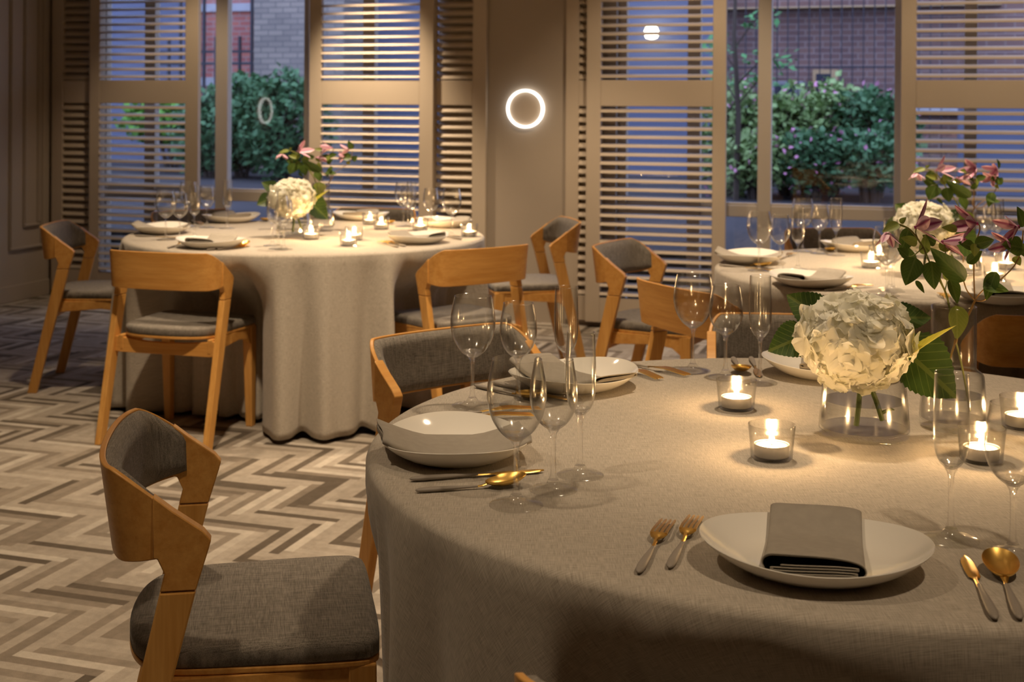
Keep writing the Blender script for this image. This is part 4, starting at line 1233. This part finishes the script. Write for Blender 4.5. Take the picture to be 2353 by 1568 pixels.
# small tree with bright leaves
s, e, z = atS(1705, 140, 5.0)
root = empty('young_tree', S(s - .05, 5.0, ZG), WROT); tag(root, 'slender young tree with bright green leaves beside the window mullion', 'tree')
g = G(); g.tube([(0, 0, 0), (.02, 0, .8), (-.03, .02, 1.6), (0, 0, 2.6)], [.03, .026, .02, .01], 8)
for k, (bx, bz) in enumerate(((.42, 1.36), (.36, 1.16), (-.3, 1.5), (.28, 1.75), (-.25, 1.2))): g.tube([(0, 0, bz - .25), (bx * .6, .05 * k - .1, bz), (bx * 1.3, .06 * k - .1, bz + .02)], [.01, .007, .003], 6)
g.build('trunk', M['bark'], root)
rnd = random.Random(8); g = G()
for k, (bx, bz) in enumerate(((.42, 1.36), (.36, 1.16), (-.3, 1.5), (.28, 1.75), (-.25, 1.2))):
    for q in range(46):
        t = rnd.uniform(.2, 1.3); m = orient((bx * t + rnd.uniform(-.05, .05), .06 * k - .1 + rnd.uniform(-.12, .12), bz + rnd.uniform(-.09, .07)), (rnd.uniform(-.2, 1) * (1 if bx > 0 else -1), rnd.uniform(-.5, .5), rnd.uniform(-.5, .3)), (0, -.4, 1))
        L = rnd.uniform(.05, .10); g.add([(0, 0, 0), (-.3 * L, .4 * L, 0), (0, L, 0), (.3 * L, .4 * L, 0)], [(0, 1, 2, 3)], m)
g.build('leaves', M['tree_leaf'], root, smooth=0, fix=False)

def building(s0, s1, e0, e1, z1, mat, label, name='brick_building', extra=None):
    root = empty(name, S(s0, e0, ZG), WROT); tag(root, label, 'building')
    g = G(); g.box((0, 0, 0), (s1 - s0, e1 - e0, z1)); g.build('wall', mat, root, smooth=0)
    return root
sg = atS(583, 100, 8.2)[0]
sh = atS(790, 100, 8.2)[0]
building(sg, sh, 8.2, 11.5, 6.8, M['grey_brick'], 'grey brown brick building corner behind the hedge')
b = building(sg - 2.0, sg - .02, 9.6, 12, 6.8, M['red_brick'], 'red brick building further back, behind black iron railings')
g = G()
for zz in (1.62, 2.72): g.box((0, -.06, zz - ZG), (1.98, -.001, zz - ZG + .12))
g.build('stone_band', M['stone'], b, smooth=0)
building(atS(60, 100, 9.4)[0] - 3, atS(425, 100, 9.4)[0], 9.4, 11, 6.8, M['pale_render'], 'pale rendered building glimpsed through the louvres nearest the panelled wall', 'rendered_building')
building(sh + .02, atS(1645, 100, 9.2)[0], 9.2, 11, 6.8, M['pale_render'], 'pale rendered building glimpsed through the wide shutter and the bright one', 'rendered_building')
# iron railing in front of the red brick
rl = empty('iron_railing', S(sg - 1.9, 8.7, ZG), WROT); tag(rl, 'black iron railing in front of the red brick', 'railing')
g = G()
for z in (.25, 1.45, 1.62): g.box((0, 0, z), (1.75, .03, z + .035))
g.build('rail', M['black_iron'], rl, smooth=0)
g = G()
for k in range(9): g.box((.05 + k * .19, -.005, 0), (.085 + k * .19, .03, 1.85 if k % 2 else 3.0))
g.build('bars', M['black_iron'], rl, smooth=0)

s0, s1 = atS(1645, 200, 9.6)[0] + .05, atS(2900, 200, 9.6)[0]
db = building(s0, s1, 9.6, 12, 6.8, M['dark_brick'], 'dark red brown brick building behind the flowering shrubs')
def on(px, py): q = atS(px, py, 9.6); return q[0] - s0, q[2] - ZG
def plate_on(name, mat, x0, y0, x1, y1, d):
    a, b2 = on(x0, y1), on(x1, y0); g = G(); g.box((a[0], -d, a[1]), (b2[0], -.001, b2[1])); return g.build(name, mat, db, smooth=0)
plate_on('bronze_band', M['bronze'], 1600, 14, 2300, 22, .25)
plate_on('ledge', M['stone'], 1690, 248, 2300, 256, .2)
plate_on('window_surround', M['bronze'], 1868, 160, 1926, 222, .06)
plate_on('window_opening', M['dark_glass'], 1876, 170, 1908, 215, .07)
ac = empty('air_conditioner', S(atS(1770, 190, 9.0)[0], 9.05, ZG), WROT); tag(ac, 'grey air conditioning unit on the dark brick wall', 'air conditioner')
a0, a1 = atS(1770, 248, 9.0), atS(1846, 186, 9.0)
g = G(); g.box((0, 0, 0), (a1[0] - a0[0], .52, a1[2] - ZG)); g.build('casing', M['metal_grey'], ac, smooth=0, bevel=.01)
g = G(); g.box((.05, -.012, a0[2] - ZG + .04), ((a1[0] - a0[0]) * .72, -.001, a1[2] - ZG - .05)); g.build('grille', M['dark_glass'], ac, smooth=0)
# wire fence in front of the dark brick
fe = empty('wire_fence', S(atS(1640, 200, 7.6)[0], 7.6, ZG), WROT); tag(fe, 'thin dark wire fence in front of the dark brick wall', 'fence')
g = G(); w = 2.6
for k in range(22): g.box((k * .12, 0, 0), (k * .12 + .012, .012, 2.9))
g.build('wires', M['black_iron'], fe, smooth=0)
g = G()
for z in (.4, 1.35, 2.3): g.box((0, -.004, z), (w, .016, z + .018))
g.build('rail', M['black_iron'], fe, smooth=0)
# glowing globe on a bracket, added in place of a reflection in the window glass
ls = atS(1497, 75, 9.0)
lp = empty('reflection_globe', S(ls[0], 9.0, ls[2]), WROT); tag(lp, 'round glow added for a reflection, seen through the wide shutter', 'mirrored_glow')
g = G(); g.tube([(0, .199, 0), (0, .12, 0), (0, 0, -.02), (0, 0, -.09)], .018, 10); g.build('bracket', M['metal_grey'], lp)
g = G(); g.lathe([(0, -.09), (.07, -.07), (.10, 0), (.07, .07), (0, .09)], 24); g.build('globe', M['mirrored_glow'], lp, smooth=180)
building(atS(2110, 200, 6.8)[0] + .4, atS(2110, 200, 6.8)[0] + 4, 6.8, 7.1, 1.0, M['pale_render'], 'low pale garden wall glimpsed through the shutter behind the hydrangeas', 'garden_wall')
